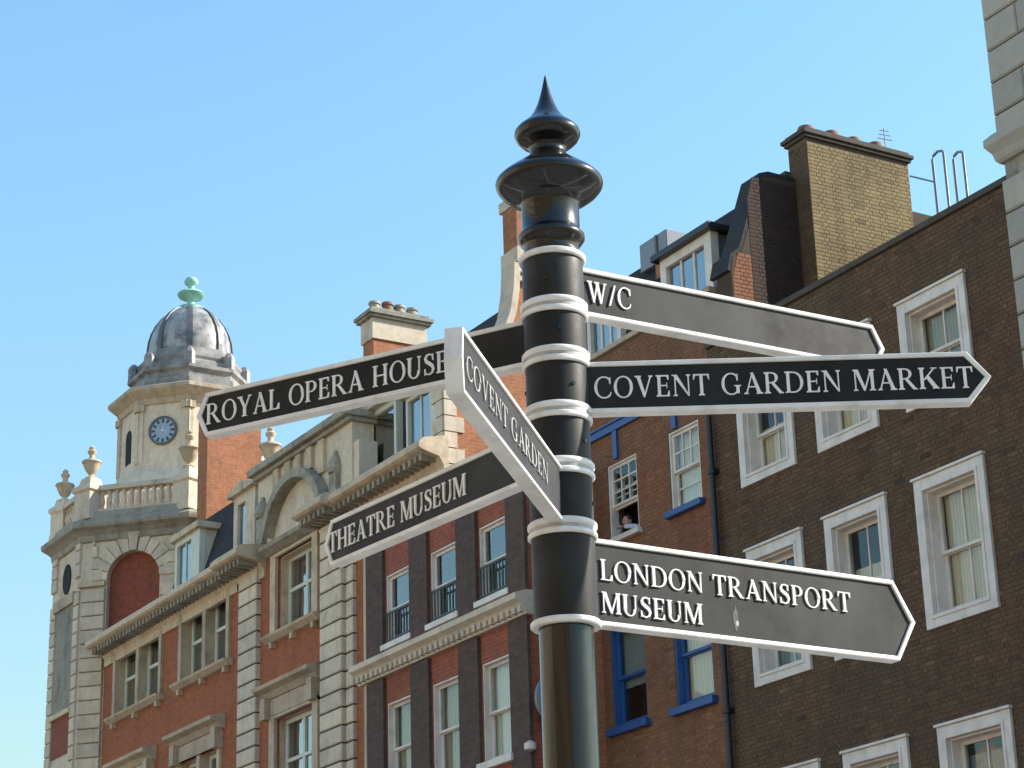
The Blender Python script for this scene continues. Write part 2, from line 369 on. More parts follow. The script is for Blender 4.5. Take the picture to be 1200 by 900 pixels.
def sash_window(root, x0, x1, z0, z1, y, arch=0.0, proud=.04, mat='white_paint', nx=2, nz=1, rec=.14, stile=.05, bar=.022,
                sill=None, sill_mat=None, blind=None, cut=(0, 1), gl='glass', split=.5, open_low=0.0, backm='dark_room', lower_nx=None, lining=None):
    """opening x0..x1, z0..z1 in a wall whose face is y (looking to -y): window > sash, pane, sill, blind"""
    b = MB()
    if arch:
        a = arch; p = y-proud
        b.box(x0-a, x0+.002, p, y+.05, z0-a, z1+a).box(x1-.002, x1+a, p, y+.05, z0-a, z1+a)
        b.box(x0, x1, p+.003, y+.05, z1-.002, z1+a-.003).box(x0, x1, p+.003, y+.05, z0-a+.003, z0+.002)
        b.box(x0-a-.025, x1+a+.025, p-.03, y, z1+a, z1+a+.04)     # drip moulding
        c = .045; p2 = p-.015
        b.box(x0-c, x0+.004, p2, p+.01, z0-c, z1+c).box(x1-.004, x1+c, p2, p+.01, z0-c, z1+c).box(x0, x1, p2, p+.01, z1-.004, z1+c).box(x0, x1, p2, p+.01, z0-c, z0+.004)
    f = .035
    b.box(x0+.003, x0+f, y+.012, y+rec+.12, z0, z1).box(x1-f, x1-.003, y+.012, y+rec+.12, z0, z1)
    b.box(x0+f, x1-f, y+.012, y+rec+.12, z1-f, z1-.003).box(x0+f, x1-f, y+.012, y+rec+.12, z0+.003, z0+f)
    win = b.build('window', mat if lining is None else lining, root, bevel=.006 if arch else 0)
    xi0, xi1, zi0, zi1 = x0+f, x1-f, z0+f, z1-f
    zm = zi0+(zi1-zi0)*split
    for q, (a, c, yy, nn) in enumerate(((zm-.02, zi1, y+rec, nx), (zi0+open_low, zm+.02+open_low*.9, y+rec+.045, lower_nx or nx))):
        s = MB().box(xi0, xi0+stile, yy, yy+.04, a, c).box(xi1-stile, xi1, yy, yy+.04, a, c)
        s.box(xi0+stile, xi1-stile, yy, yy+.04, c-stile, c).box(xi0+stile, xi1-stile, yy, yy+.04, a, a+stile*(1.5 if q else .8))
        ax0, ax1, az0, az1 = xi0+stile, xi1-stile, a+stile*(1.5 if q else .8), c-stile
        for k in range(1, nn): xx = ax0+(ax1-ax0)*k/nn; s.box(xx-bar/2, xx+bar/2, yy+.004, yy+.036, az0, az1)
        for k in range(1, nz): zz = az0+(az1-az0)*k/nz; s.box(ax0, ax1, yy+.007, yy+.033, zz-bar/2, zz+bar/2)
        s.build('sash', mat, win)
        for i in range(nn):
            for k in range(nz):
                piece('pane', gl, win, ax0+(ax1-ax0)*i/nn, ax0+(ax1-ax0)*(i+1)/nn, yy+.018, yy+.022, az0+(az1-az0)*k/nz, az0+(az1-az0)*(k+1)/nz)
    if blind:
        c0, c1 = cut; H = zi1-zi0
        n = 10; vs = []; fs = []
        for i in range(n+1):
            xx = xi0+.01+(xi1-xi0-.02)*i/n; yy = y+rec+.13+.012*math.sin(i*2.1+x0*3)
            vs += [(xx, yy, zi0+H*c0), (xx, yy, zi0+H*c1)]
        for i in range(n): fs.append((2*i, 2*i+2, 2*i+3, 2*i+1))
        MB().add(vs, fs).build('blind', blind, win, smooth=60)
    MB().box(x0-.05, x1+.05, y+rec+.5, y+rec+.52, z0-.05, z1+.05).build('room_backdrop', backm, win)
    if sill:
        pr, hh = sill
        MB().box(x0-.08, x1+.08, y-pr, y+.1, z0-hh, z0+.004).build('sill', sill_mat or mat, win, bevel=.01)
    return win

def fmY(y): return lambda u, ww, d: (u, y+d, ww)
def fmX(x): return lambda u, ww, d: (x-d, u, ww)

# ================================================================== THE SETTING
g = MB(); g.add([(-3000,-3000,0),(3000,-3000,0),(3000,3000,0),(-3000,3000,0)], [(0,1,2,3)])
tag(g.build('ground', 'asphalt'), kind='structure')
tag(MB().box(-75, 30, 15.2, 18.55, 0.004, .13).build('pavement', 'paving'), kind='structure')
tag(MB().box(-75, 45, -14.0, -11.0, 0.004, .13).build('pavement', 'paving'), kind='structure')
tag(MB().add([(-75,-11,.004),(45,-11,.004),(45,15.2,.004),(-75,15.2,.004)], [(0,1,2,3)]).build('added_bounce_paving', 'added_setts'), kind='structure')  # pale paving out of view, added for warm bounce onto the fronts
tag(MB().box(-8, 6, -2.5, 5.5, 0.008, .13).build('paved_island', 'paving'), kind='structure')

# ================================================================== FINGERPOST
AX, AY = -3.92474, 2.49377
post = thing('fingerpost', (AX, AY, .13), 'black cast iron fingerpost with spiked finial and six white edged direction arms', 'signpost')
mb = MB().lathe(AX, AY, [(.14,.131),(.14,.30),(.125,.33),(.105,.38),(.085,.44),(.0665,.50),(.0595,.58),(.0595,2.74)], 48)
mb.build('post', 'black_gloss', post, smooth=30)
RZ = [3.582, 3.457, 3.338, 3.208, 3.079, 2.943, 2.737]
MB().lathe(AX, AY, [(.060,2.73),(.060,3.60)], 40).build('core', 'black_gloss', post, smooth=30)
def ring(z, h=.0105, r=.0765):
    MB().lathe(AX, AY, [(.066,z-h/2),(r-.003,z-h/2),(r,z-h/4),(r,z+h/4),(r-.003,z+h/2),(.066,z+h/2)], 48).build('band', 'white_rim', post, smooth=40)
for i in range(6):
    zt, zb = RZ[i]-.003, RZ[i+1]+.003
    MB().lathe(AX, AY, [(.058,zb),(.0685,zb),(.0695,zb+.012),(.0695,zt-.012),(.0685,zt),(.058,zt)], 48).build('sleeve', 'black_panel', post, smooth=40)
for i, z in enumerate(RZ):
    if i in (0, 6): ring(z+(.004 if i == 0 else 0), .014, .0770)
    else:
        ring(z+.0115, .0145); ring(z-.0105, .0125)
        MB().lathe(AX, AY, [(.066,z-.012),(.0735,z-.012),(.0735,z+.012),(.066,z+.012)], 48).build('groove', 'groove_paint', post, smooth=40)  # groove is a darker grey than the bands
        if i in (1, 2, 3, 4, 5):
            for q in range(3):
                a = R(-70+i*23+q*120); c, sn = math.cos(a), math.sin(a); zz = z+.060
                bo = MB().tube([(AX+c*.066, AY+sn*.066, zz), (AX+c*.0722, AY+sn*.0722, zz)], .0045, 6)
                bo.build('set_screw', 'black_gloss', post)
# finial: turned neck, flared cap, disc and spike
prof = [(.058,3.588),(.067,3.592),(.067,3.602),(.063,3.605),(.063,3.622),(.070,3.628),(.0765,3.637),(.0765,3.646),(.069,3.654),(.0665,3.664),
        (.066,3.722),(.070,3.730),(.082,3.736),(.098,3.745),(.113,3.757),(.122,3.768),(.1245,3.777),(.123,3.784),(.113,3.795),(.092,3.812),(.070,3.828),(.054,3.840),(.046,3.848),
        (.042,3.856),(.042,3.868),(.048,3.875),(.062,3.882),(.072,3.892),(.077,3.903),(.076,3.912),(.068,3.922),(.056,3.932),(.042,3.945),(.030,3.962),(.020,3.985),(.012,4.012),(.006,4.038),(.0012,4.060)]
MB().lathe(AX, AY, prof, 56).build('finial', 'black_gloss', post, smooth=50)

# ---- letter shapes (cap height 1): roman capitals drawn from strokes
ST, TH, SE = .138, .056, .07
def poly_stroke(x0, y0, x1, y1, wd):      # slanted stroke with horizontal ends
    return [(x0-wd/2, y0), (x0+wd/2, y0), (x1+wd/2, y1), (x1-wd/2, y1)]
def rect(x0, y0, x1, y1): return [(x0,y0),(x1,y0),(x1,y1),(x0,y1)]
def serif(x, y, wd, top=False, ext=SE):
    t = .045
    if top: return [(x-wd/2-ext, 1-t+.01), (x-wd/2-.01, 1-t-.03), (x+wd/2+.01, 1-t-.03), (x+wd/2+ext, 1-t+.01), (x+wd/2+ext, 1), (x-wd/2-ext, 1)]
    return [(x-wd/2-ext, 0), (x+wd/2+ext, 0), (x+wd/2+ext, t-.01), (x+wd/2+.01, t+.03), (x-wd/2-.01, t+.03), (x-wd/2-ext, t-.01)]
def stem(x, wd=ST, t=True, b=True):
    o = [rect(x-wd/2, 0.0, x+wd/2, 1.0)]
    if t: o.append(serif(x, 1, wd, True))
    if b: o.append(serif(x, 0, wd))
    return o
def arc(cx, cy, rx, ry, a0, a1, wmax=ST, wmin=TH, n=14, tilt=0):
    out = []
    def pt(a, inner):
        c, s = math.cos(a), math.sin(a); wd = wmin+(wmax-wmin)*abs(math.cos(a+tilt))**1.5
        k = wd if inner else 0
        return (cx+(rx-k)*c, cy+(ry-(wmin+(k-wmin)*.35 if inner else 0))*s) if inner else (cx+rx*c, cy+ry*s)
    for i in range(n):
        a, b = a0+(a1-a0)*i/n, a0+(a1-a0)*(i+1)/n
        out.append([pt(a,0), pt(b,0), pt(b,1), pt(a,1)])
    return out
PI = math.pi
def glyph(ch):
    if ch == 'O': return arc(.43,.5,.43,.52,0,2*PI,n=28), .86
    if ch == 'C': return arc(.44,.5,.44,.52,R(52),R(312),n=20)+[[(.69,.66),(.75,.66),(.75,.97),(.71,.97),(.66,.86)],[(.67,.12),(.72,.10),(.77,.27),(.73,.28)]], .78
    if ch == 'G': return arc(.44,.5,.44,.52,R(52),R(318),n=20)+[[(.69,.66),(.75,.66),(.75,.97),(.71,.97),(.66,.86)], rect(.66,.06,.80,.42), rect(.57,.39,.88,.44)], .88
    if ch == 'D': return stem(.14)+arc(.36,.5,.46,.5,-PI/2,PI/2,n=14)+[rect(.14,.94,.37,1.0), rect(.14,0,.37,.06)], .84
    if ch == 'P': return stem(.14)+arc(.33,.73,.30,.27,-PI/2,PI/2,n=12)+[rect(.14,.945,.34,1.0), rect(.14,.46,.34,.51)], .66
    if ch == 'R': return stem(.14)+arc(.33,.74,.30,.26,-PI/2,PI/2,n=12)+[rect(.14,.945,.34,1.0), rect(.14,.48,.36,.53), [(.30,.50),(.45,.50),(.80,.045),(.86,.045),(.86,0),(.66,0)]], .84
    if ch == 'E': return stem(.14)+[rect(.14,.945,.58,1.0), rect(.14,.485,.50,.535), rect(.14,0,.60,.055), [(.53,.80),(.58,.78),(.58,.95),(.48,.95)], [(.55,.25),(.60,.26),(.60,.0),(.48,.05)], [(.47,.38),(.50,.38),(.50,.64),(.47,.64)]], .64
    if ch == 'L': return stem(.14)+[rect(.14,0,.60,.055), [(.55,.28),(.61,.29),(.60,.0),(.46,.05)]], .62
    if ch == 'H': return stem(.14)+stem(.70)+[rect(.14,.475,.70,.53)], .84
    if ch == 'K': return stem(.14)+[[(.20,.44),(.26,.40),(.74,.96),(.66,.96)], [(.32,.54),(.45,.63),(.86,.045),(.86,0),(.66,0)], rect(.56,.96,.84,1.0), rect(.60,0,.90,.04)], .88
    if ch == 'T': return stem(.36, t=False)+[rect(0,.94,.72,1.0), [(0,.74),(.035,.74),(.10,.95),(0,.95)], [(.685,.74),(.72,.74),(.72,.95),(.62,.95)]], .72
    if ch == 'N': return stem(.12, TH, t=False)+stem(.72, TH, b=False)+[[(.02,1),(.22,1),(.752,0),(.69,0)], rect(-.02,.96,.18,1.0)], .84
    if ch == 'M': return stem(.10, TH)+stem(.86)+[[(.07,1),(.25,1),(.52,.16),(.46,0)], [(.46,0),(.53,0),(.86,1),(.79,1)]], .98
    if ch == 'A': return [[(.09,0),(.16,0),(.44,.95),(.40,1)], [(.34,1),(.47,1),(.80,0),(.63,0)], rect(.20,.31,.60,.36), serif(.12,0,.06), serif(.72,0,.16)], .84
    if ch == 'V': return [[(.06,1),(.23,1),(.45,.12),(.40,-.01),(.36,-.01)], [(.37,0),(.43,0),(.75,1),(.68,1)], serif(.14,1,.16,True), serif(.71,1,.06,True)], .84
    if ch == 'Y': return stem(.40, t=False)[1:]+[rect(.325,0,.475,.46), [(.04,1),(.21,1),(.47,.44),(.33,.44)], [(.42,.46),(.47,.44),(.73,1),(.66,1)], serif(.12,1,.16,True), serif(.70,1,.06,True)], .80
    if ch == 'U': return [rect(.065,.32,.215,1.0), serif(.14,1,ST,True), rect(.64,.32,.70,1.0), serif(.67,1,TH,True)]+arc(.3825,.34,.3175,.36,PI,2*PI,wmax=.13,n=14), .80
    if ch == 'S': 
        p = []
        cl = [(.53,.80),(.48,.92),(.33,.975),(.18,.93),(.11,.79),(.17,.65),(.31,.55),(.46,.44),(.53,.28),(.48,.11),(.32,.025),(.14,.07),(.07,.22)]
        wd = [.03,.06,.065,.09,.13,.16,.17,.16,.13,.09,.065,.06,.03]
        L = []; Rr = []
        for i, (x, y) in enumerate(cl):
            a = cl[max(i-1,0)]; b = cl[min(i+1,len(cl)-1)]; dx, dy = b[0]-a[0], b[1]-a[1]; q = math.hypot(dx, dy)
            L.append((x-dy/q*wd[i]/2, y+dx/q*wd[i]/2)); Rr.append((x+dy/q*wd[i]/2, y-dx/q*wd[i]/2))
        for i in range(len(cl)-1): p.append([L[i], L[i+1], Rr[i+1], Rr[i]])
        return p+[[(.49,.68),(.54,.68),(.54,.98),(.50,.98),(.46,.85)], [(.05,.02),(.09,.02),(.13,.14),(.10,.32),(.05,.32)]], .60
    if ch == 'W': return [[(.04,1),(.20,1),(.40,.12),(.35,0),(.31,0)], [(.32,0),(.38,0),(.60,.95),(.54,.98)], [(.46,1),(.62,1),(.80,.12),(.75,0),(.71,0)], [(.72,0),(.78,0),(1.04,1),(.97,1)], serif(.12,1,.15,True), serif(.54,1,.14,True), serif(1.0,1,.06,True)], 1.1
    if ch == '/': return [[(.0,0),(.09,0),(.42,1),(.33,1)]], .42
    return [], .34
GL = {}
def glyph_mesh(ch, cap, sx, side, mat='white_letter'):
    key = (ch, round(cap,4), round(sx,4), side, mat)
    if key in GL: return GL[key]
    polys, adv = glyph(ch); mb = MB(); dep = .0038
    for i, p in enumerate(polys):
        d = dep - i*.00006
        pts = [((x-adv/2)*cap*sx, (z-.5)*cap) for x, z in p]
        # local letter frame: x to the reader's right, z up, -y outwards
        mb.loft([[(x, .004, z) for x, z in pts], [(x, -d, z) for x, z in pts]])
    me = bpy.data.meshes.new('letter'); me.from_pydata(mb.v, [], mb.f)
    bm = bmesh.new(); bm.from_mesh(me); bmesh.ops.recalc_face_normals(bm, faces=bm.faces); bm.to_mesh(me); bm.free()
    me.materials.append(M[mat]); GL[key] = me
    return me
TRACK = .10
def put_text(arm, text, ra, rb, z, cap, face, mat='white_letter'):
    """letters between radii ra..rb (reader's left to right) on the +y (face=1) or -y (face=-1) side"""
    n = sum(glyph(c)[1]+TRACK for c in text)-TRACK
    sx = abs(rb-ra)/(n*cap); s = 1 if rb > ra else -1; x = 0
    for c in text:
        adv = glyph(c)[1]
        if c != ' ':
            o = bpy.data.objects.new('letter', glyph_mesh(c, cap, sx, face, mat)); COL.objects.link(o); o.parent = arm
            o.location = (ra+s*(x+adv/2)*cap*sx, face*.0125, z)
            o.rotation_euler.z = 0 if face < 0 else math.pi
        x += adv+TRACK
def arm(ang, zb, zt, lines, face, label, xs=.925, tip=.978, wr_=.0112):
    h = (zt-zb); zc = (zt+zb)/2; wr = wr_; r0 = .062
    out = [(r0,h/2),(xs,h/2),(tip,0),(xs,-h/2),(r0,-h/2)]
    k = wr*min(1.05, 1.05*(tip-xs)/.05+.6)
    inn = [(r0,h/2-wr),(xs-k*.55,h/2-wr),(tip-k*1.25,0),(xs-k*.55,-h/2+wr),(r0,-h/2+wr)]
    T = .0175
    rim = MB()
    for i in range(4):
        q = [out[i], out[i+1], inn[i+1], inn[i]]
        rim.loft([[(x, -T, z) for x, z in q], [(x, T, z) for x, z in q]], cap=False)
    me_v = rim.v
    # caps of the rim (one face ring on either side)
    for sgn in (-T, T):
        rim.add([(x, sgn, z) for x, z in out+inn], [(i, i+1, 5+i+1, 5+i) for i in range(4)])
    pan = MB().loft([[(x, -.0125, z) for x, z in inn], [(x, .0125, z) for x, z in inn]])
    root = bpy.data.objects.new('sign_arm', None)
    me = bpy.data.meshes.new('sign_arm'); me.from_pydata(pan.v, [], pan.f); me.materials.append(M['black_panel'])
    a = bpy.data.objects.new('sign_arm', me); COL.objects.link(a); a.parent = post
    bpy.data.objects.remove(root)
    a.location = (0, 0, zc-.13); a.rotation_euler.z = R(ang); a['label'] = label
    WOFF[a.name] = Vector((0,0,0))
    rm = bpy.data.meshes.new('rim'); 
    rim.v = rim.v; rm.from_pydata(rim.v, [], rim.f)
    bm = bmesh.new(); bm.from_mesh(rm); bmesh.ops.remove_doubles(bm, verts=bm.verts, dist=1e-5)
    # drop the doubled internal faces between segments
    seen = {}; kill = []
    for f in bm.faces:
        kk = tuple(sorted(v.index for v in f.verts))
        if kk in seen: kill += [f, seen[kk]]
        seen[kk] = f
    bmesh.ops.delete(bm, geom=list(set(kill)), context='FACES')
    bmesh.ops.recalc_face_normals(bm, faces=bm.faces); bm.to_mesh(rm); bm.free()
    rm.materials.append(M['white_rim'])
    ro = bpy.data.objects.new('rim', rm); COL.objects.link(ro); ro.parent = a
    md = ro.modifiers.new('bevel', 'BEVEL'); md.width = .0025; md.segments = 2; md.limit_method = 'ANGLE'; md.angle_limit = R(35)
    for t, ra, rb, z, cap, *mt_ in lines: put_text(a, t, ra, rb, z-zc, cap, face, *mt_)
    return a
arm(89.0, 3.460, 3.578, [('W/C', .082, .200, 3.522, .052)], -1, 'arm reading W/C pointing right, topmost', .906, .938)
arm(-149.5, 3.341, 3.453, [('ROYAL OPERA HOUSE', .952, .270, 3.397, .052)], 1, 'arm reading ROYAL OPERA HOUSE pointing left', .953, .981)
arm(59.3, 3.212, 3.333, [('COVENT GARDEN MARKET', .082, .925, 3.272, .050)], -1, 'arm reading COVENT GARDEN MARKET pointing right', .916, .966)
arm(-173.9, 3.084, 3.204, [('THEATRE MUSEUM', .925, .335, 3.144, .052)], 1, 'arm reading THEATRE MUSEUM pointing left', .915, .945)
arm(-43.8, 2.948, 3.075, [('COVENT GARDEN', .900, .21, 3.012, .045, 'grey_letter')], 1, 'arm reading COVENT GARDEN pointing towards the viewer', .928, .938, .0085)  # letters of this arm are a fainter grey
ltm = arm(90.5, 2.742, 2.937, [('LONDON TRANSPORT', .084, .782, 2.868, .047), ('MUSEUM', .084, .352, 2.795, .047)], -1, 'deep arm reading LONDON TRANSPORT MUSEUM pointing right', .917, .976)
random.seed(3)
for sx_, sz_, aa, bb in ((.447, -.044, .0075, .026), (.449, -.056, .0045, .006)):     # scraps of a torn sticker
    pl = [(sx_+aa*math.cos(t*PI/6)*(.7+.6*random.random()), sz_+bb*math.sin(t*PI/6)*(.7+.6*random.random())) for t in range(12)]
    MB().loft([[(x, -.0124, z) for x, z in pl], [(x, -.0131 if bb > .01 else -.0136, z) for x, z in pl]]).build('sticker_scrap', 'sticker_faint' if bb > .01 else 'sticker', ltm)

# ================================================================== DARK BROWN TOWNHOUSE (right)
Y0 = 20.0
town = thing('brown_townhouse', (-23.4, Y0, 0), 'dark brown brick townhouse with broad white window frames on the right', 'building')
cols = [(-26.22, -24.86), (-24.31, -22.93), (-22.31, -20.90)]
rowz = [(11.69, 13.30), (8.57, 10.67), (5.00, 7.24)]
AR = .17
holes = [(a+AR, b-AR, c+AR, d-AR) for c, d in rowz for a, b in cols]
wb = wall_holes(MB(), fmY(Y0), -26.93, -19.0, 0, 14.24, holes, .3, .35)
wb.box(-26.93, -19.0, 28, 28.3, 0, 14.2).box(-26.93, -26.6, 20.36, 28, 0, 14.2).box(-19.3, -19.0, 20.36, 28, 0, 14.2)
wb.build('wall', 'mortar_dark', town)
brick_skin('brickwork', 'brick_brown', town, fmY(Y0), -26.93, -19.9, 3.0, 14.22, [(a+.01, b-.01, c+.01, d-.01) for c, d in rowz for a, b in cols], seed=3)
MB().box(-26.95, -18.98, Y0-.05, Y0+.42, 14.241, 14.34).build('parapet_coping', 'chim_cap', town, bevel=.012)
MB().box(-26.55, -19.3, 20.4, 28, 13.5, 13.6).build('roof', 'lead', town)
bl = {(0,0): ('blind', (.0, .6)), (0,1): ('blind', (0, .8)), (0,2): ('curtain_brown', (0, 1)),
      (1,0): ('curtain_grey', (0, .55)), (1,1): ('blind', (0, .66)), (1,2): ('blind', (0, 1)),
      (2,0): ('curtain_grey', (0, 1)), (2,1): ('curtain_grey', (0, 1)), (2,2): ('curtain_grey', (0, .9))}
for r, (c, d) in enumerate(rowz):
    for k, (a, b) in enumerate(cols):
        bm_, cu = bl[(r, k)]
        sash_window(town, a+AR, b-AR, c+AR, d-AR, Y0, arch=AR, proud=.05, nx=2, nz=1, rec=.17, blind=bm_, cut=cu, stile=.055)
# shared party wall and the yellow chimney stack
MB().prism_x([(20.05,14.3),(20.05,15.35),(20.10,15.62),(20.28,15.72),(20.82,17.16),(21.0,17.22),(25.0,17.22),(25.0,14.3)], -26.62, -26.22).build('party_wall', 'mortar_dark', town)
fp = fmX(-26.22)
def inside_party(u): return 15.25 if u < 20.1 else (15.68+(u-20.28)/(20.82-20.28)*(17.10-15.68) if u < 20.82 else 17.15)
for k in range(1):
    brick_skin('brickwork', 'brick_rust', town, fp, 20.07, 20.47, 14.35, 15.72, [(20.07, 20.07+.5*(zz-15.3)/1.8+.02, zz, zz+.075) for zz in [15.3+.075*q for q in range(25)]], seed=15)  # lighter rust brick paints in the sunlit strip of the party wall
    brick_skin('brickwork', 'brick_shadowed', town, fp, 20.47, 21.5, 14.35, 17.15, [(20.07, 20.07+.5*(zz-15.3)/1.8+.02, zz, zz+.075) for zz in [15.3+.075*q for q in range(25)]], seed=5)  # dark brick paints the chimney's cast shadow into the wall colour
cop = MB().prism_x([(19.98,15.36),(20.06,15.66),(20.24,15.80),(20.76,17.24),(20.95,17.31),(21.5,17.31),(21.5,17.225),(20.99,17.225),(20.83,17.165),(20.285,15.725),(20.1,15.62),(20.05,15.35)], -26.72, -26.225)
cop.build('party_wall_coping', 'slate', town)
cs = MB().box(-26.36, -25.868, 21.52, 23.7, 13.6, 17.93)
chim = cs.build('chimney_stack', 'mortar_mid', town)
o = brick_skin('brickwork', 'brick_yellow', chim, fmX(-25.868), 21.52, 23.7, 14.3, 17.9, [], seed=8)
o = brick_skin('brickwork', 'brick_brown', chim, fmY(21.52), -26.36, -25.87, 14.3, 17.9, [], seed=9)  # brown brick puts the shade on the street face into the colour
MB().box(-26.41, -25.82, 21.47, 23.75, 17.91, 17.97).box(-26.45, -25.79, 21.43, 23.79, 17.97, 18.04).box(-26.39, -25.84, 21.49, 23.73, 18.04, 18.10).build('chimney_cap', 'chim_cap', chim, bevel=.01)
MB().box(-26.50, -26.36, 21.42, 21.75, 17.38, 17.48).box(-26.45, -26.36, 21.47, 21.7, 17.28, 17.38).build('corbel', 'chim_cap', chim)
for yy in (21.72, 22.25, 22.72, 23.2):
    hgt = random.uniform(.10, .17)
    MB().lathe(-26.1, yy, [(.15,18.09),(.16,18.09+hgt*.5),(.13,18.09+hgt),(.09,18.09+hgt),(.09,18.09)], 14).build('chimney_pot', 'terracotta', chim, smooth=40)
hut = MB().box(-25.4, -21.5, 24.2, 27, 13.6, 16.55)
h = hut.build('rooftop_hut', 'mortar_mid', town)
MB().box(-25.6, -21.3, 24.0, 27.2, 16.551, 16.72).build('hut_roof', 'lead', h)
# black downpipe at the joint of the two houses
dp = MB().tube([(-26.88, Y0-.10, .1), (-26.88, Y0-.10, 13.3)], .05, 12)
for zz in (4.5, 6.4, 8.3, 10.2, 12.1): dp.lathe(-26.88, Y0-.10, [(.05,zz),(.068,zz+.01),(.068,zz+.10),(.05,zz+.11)], 12).box(-26.96, -26.80, Y0-.05, Y0+.01, zz+.02, zz+.09)
dp.box(-27.02, -26.74, Y0-.22, Y0-.01, 13.3, 13.55)
dp.build('downpipe', 'black_paint', town, smooth=40)
# hooped access rails on the roof
rail = thing('roof_access_rail', (-23.1, 22.0, 13.6), 'grey hooped metal access rail on the flat roof beside the yellow chimney', 'railing')
for k, (xa, xb, zt) in enumerate(((-23.44, -23.18, 16.62), (-22.98, -22.76, 16.42))):
    p = [(xa, 22, 13.6), (xa, 22, zt-.06)]+[((xa+xb)/2-(xb-xa)/2*math.cos(t), 22, zt-.06+.08*math.sin(t)) for t in (PI*.2, PI*.5, PI*.8)]+[(xb, 22, zt-.06), (xb, 22, 13.6)]
    MB().tube(p, .022, 8).build('hoop', 'grey_metal', rail, smooth=50)
MB().tube([(-23.44, 22, 16.17), (-23.98, 22.0, 16.50)], .016, 6).build('stay_bar', 'grey_metal', rail, smooth=50)
aer = MB().tube([(-26.1, 23.45, 18.10), (-26.1, 23.45, 18.62)], .012, 6)
for q, zz in enumerate((18.40, 18.48, 18.56)): aer.tube([(-26.1, 23.45-.16+.03*q, zz), (-26.1, 23.45+.16-.03*q, zz+.02)], .008, 6)
tag(aer.build('television_aerial', 'grey_metal', base=(-26.1, 23.45, 18.1)), 'small television aerial on top of the yellow brick chimney', 'aerial')

# ================================================================== BLUE-TRIMMED HOUSE
bh = thing('blue_trimmed_house', (-28.6, Y0, 0), 'rust red brick house with blue sills, blue band and roof dormers', 'building')
bw = {'a': (-29.98, -29.10, 11.83, 13.15), 'b': (-28.15, -27.30, 11.83, 13.18), 'c': (-30.12, -29.13, 8.66, 10.35), 'd': (-28.30, -27.29, 8.66, 10.35)}
bholes = [v for v in bw.values()]
wb = wall_holes(MB(), fmY(Y0), -31.4, -26.935, 0, 15.16, bholes, .3, .35)
wb.box(-31.4, -31.1, 20.36, 28, 0, 15.16).box(-27.2, -26.935, 20.36, 28, 0, 15.16).box(-31.4, -26.935, 28, 28.3, 0, 15.16)
wb.build('wall', 'mortar_mid', bh)
brick_skin('brickwork', 'brick_rust', bh, fmY(Y0), -31.4, -26.94, 6.0, 15.15, bholes, seed=21)
MB().box(-31.4, -26.70, Y0-.07, Y0+.4, 15.165, 15.26).build('parapet_coping', 'stone', bh, bevel=.012)
MB().box(-31.4, -26.97, Y0-.06, Y0+.01, 13.70, 13.83).box(-31.4, -26.97, Y0-.09, Y0+.01, 13.83, 13.86).build('band_course', 'blue_paint', bh)
for xx in (-29.66, -27.92): MB().box(xx-.06, xx+.06, Y0-.05, Y0+.01, 13.20, 13.70).build('mullion_strip', 'blue_paint', bh)
sash_window(bh, *bw['a'], Y0, nx=3, nz=3, rec=.05, stile=.05, bar=.025, sill=(.10, .09), open_low=.50, split=.45, gl='glass')
sash_window(bh, *bw['b'], Y0, nx=3, nz=2, lower_nx=1, rec=.05, stile=.05, bar=.025, sill=(.12, .10), sill_mat='blue_paint', blind='blind_white', cut=(0, 1), split=.5)
sash_window(bh, *bw['c'], Y0, nx=1, nz=1, mat='blue_paint', rec=.10, stile=.06, sill=(.12, .12), blind='curtain_grey', cut=(.4, 1))
sash_window(bh, *bw['d'], Y0, nx=1, nz=1, mat='blue_paint', rec=.10, stile=.06, sill=(.12, .12), blind='blind', cut=(.0, 1))
MB().prism_x([(20.42,15.2),(20.55,15.35),(21.25,17.25),(23,17.4),(27.5,17.4),(27.5,15.2)], -31.38, -26.63).build('mansard_roof', 'slate', bh)
def dormer(root, x0, x1, z0, z1, y, depth, roofm, n, slab=.13, over=.12, fmat='white_paint', wz0=None, rise=0.0, fr=.14, frr=None, gl='glass_sky', cheek='lead'):
    frr = frr or fr; wz0 = wz0 or z0+.12; wz1 = z1-fr
    b = wall_holes(MB(), fmY(y), x0, x1, z0, z1, [(x0+fr, x1-frr, wz0, wz1)], .12, .16)
    d = b.build('dormer', fmat, root)
    MB().box(x0+.012, x0+.05, y+.165, y+depth, z0, z1-.01).box(x1-.05, x1-.012, y+.165, y+depth, z0, z1-.01).build('cheek', cheek, d)
    if rise:
        xm = (x0+x1)/2
        MB().prism_y([(x0-over,z1),(x1+over,z1),(x1+over,z1+slab*.6),(xm,z1+slab*.6+rise),(x0-over,z1+slab*.6)], y-over, y+depth).build('dormer_roof', roofm, d, bevel=.01)
    else:
        MB().box(x0-over, x1+over, y-over, y+depth, z1+.002, z1+slab).build('dormer_roof', roofm, d, bevel=.01)
    a0, a1 = x0+fr, x1-frr
    for k in range(n):
        p0, p1 = a0+(a1-a0)*k/n, a0+(a1-a0)*(k+1)/n
        if k: piece('glazing_bar', fmat, d, p0-.025, p0+.025, y+.05, y+.10, wz0, wz1)
        piece('pane', gl, d, p0+.003, p1-.003, y+.072, y+.078, wz0, wz1)
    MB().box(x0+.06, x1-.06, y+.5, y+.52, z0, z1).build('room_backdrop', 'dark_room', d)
    return d
dormer(bh, -28.95, -27.45, 15.4, 16.66, 20.60, .95, 'black_paint', 3, slab=.12, over=.12, fr=.17, frr=.20)
dormer(bh, -31.36, -30.28, 15.3, 16.72, 20.62, .9, 'black_paint', 3, slab=.14, over=.16, fr=.10, frr=.12)
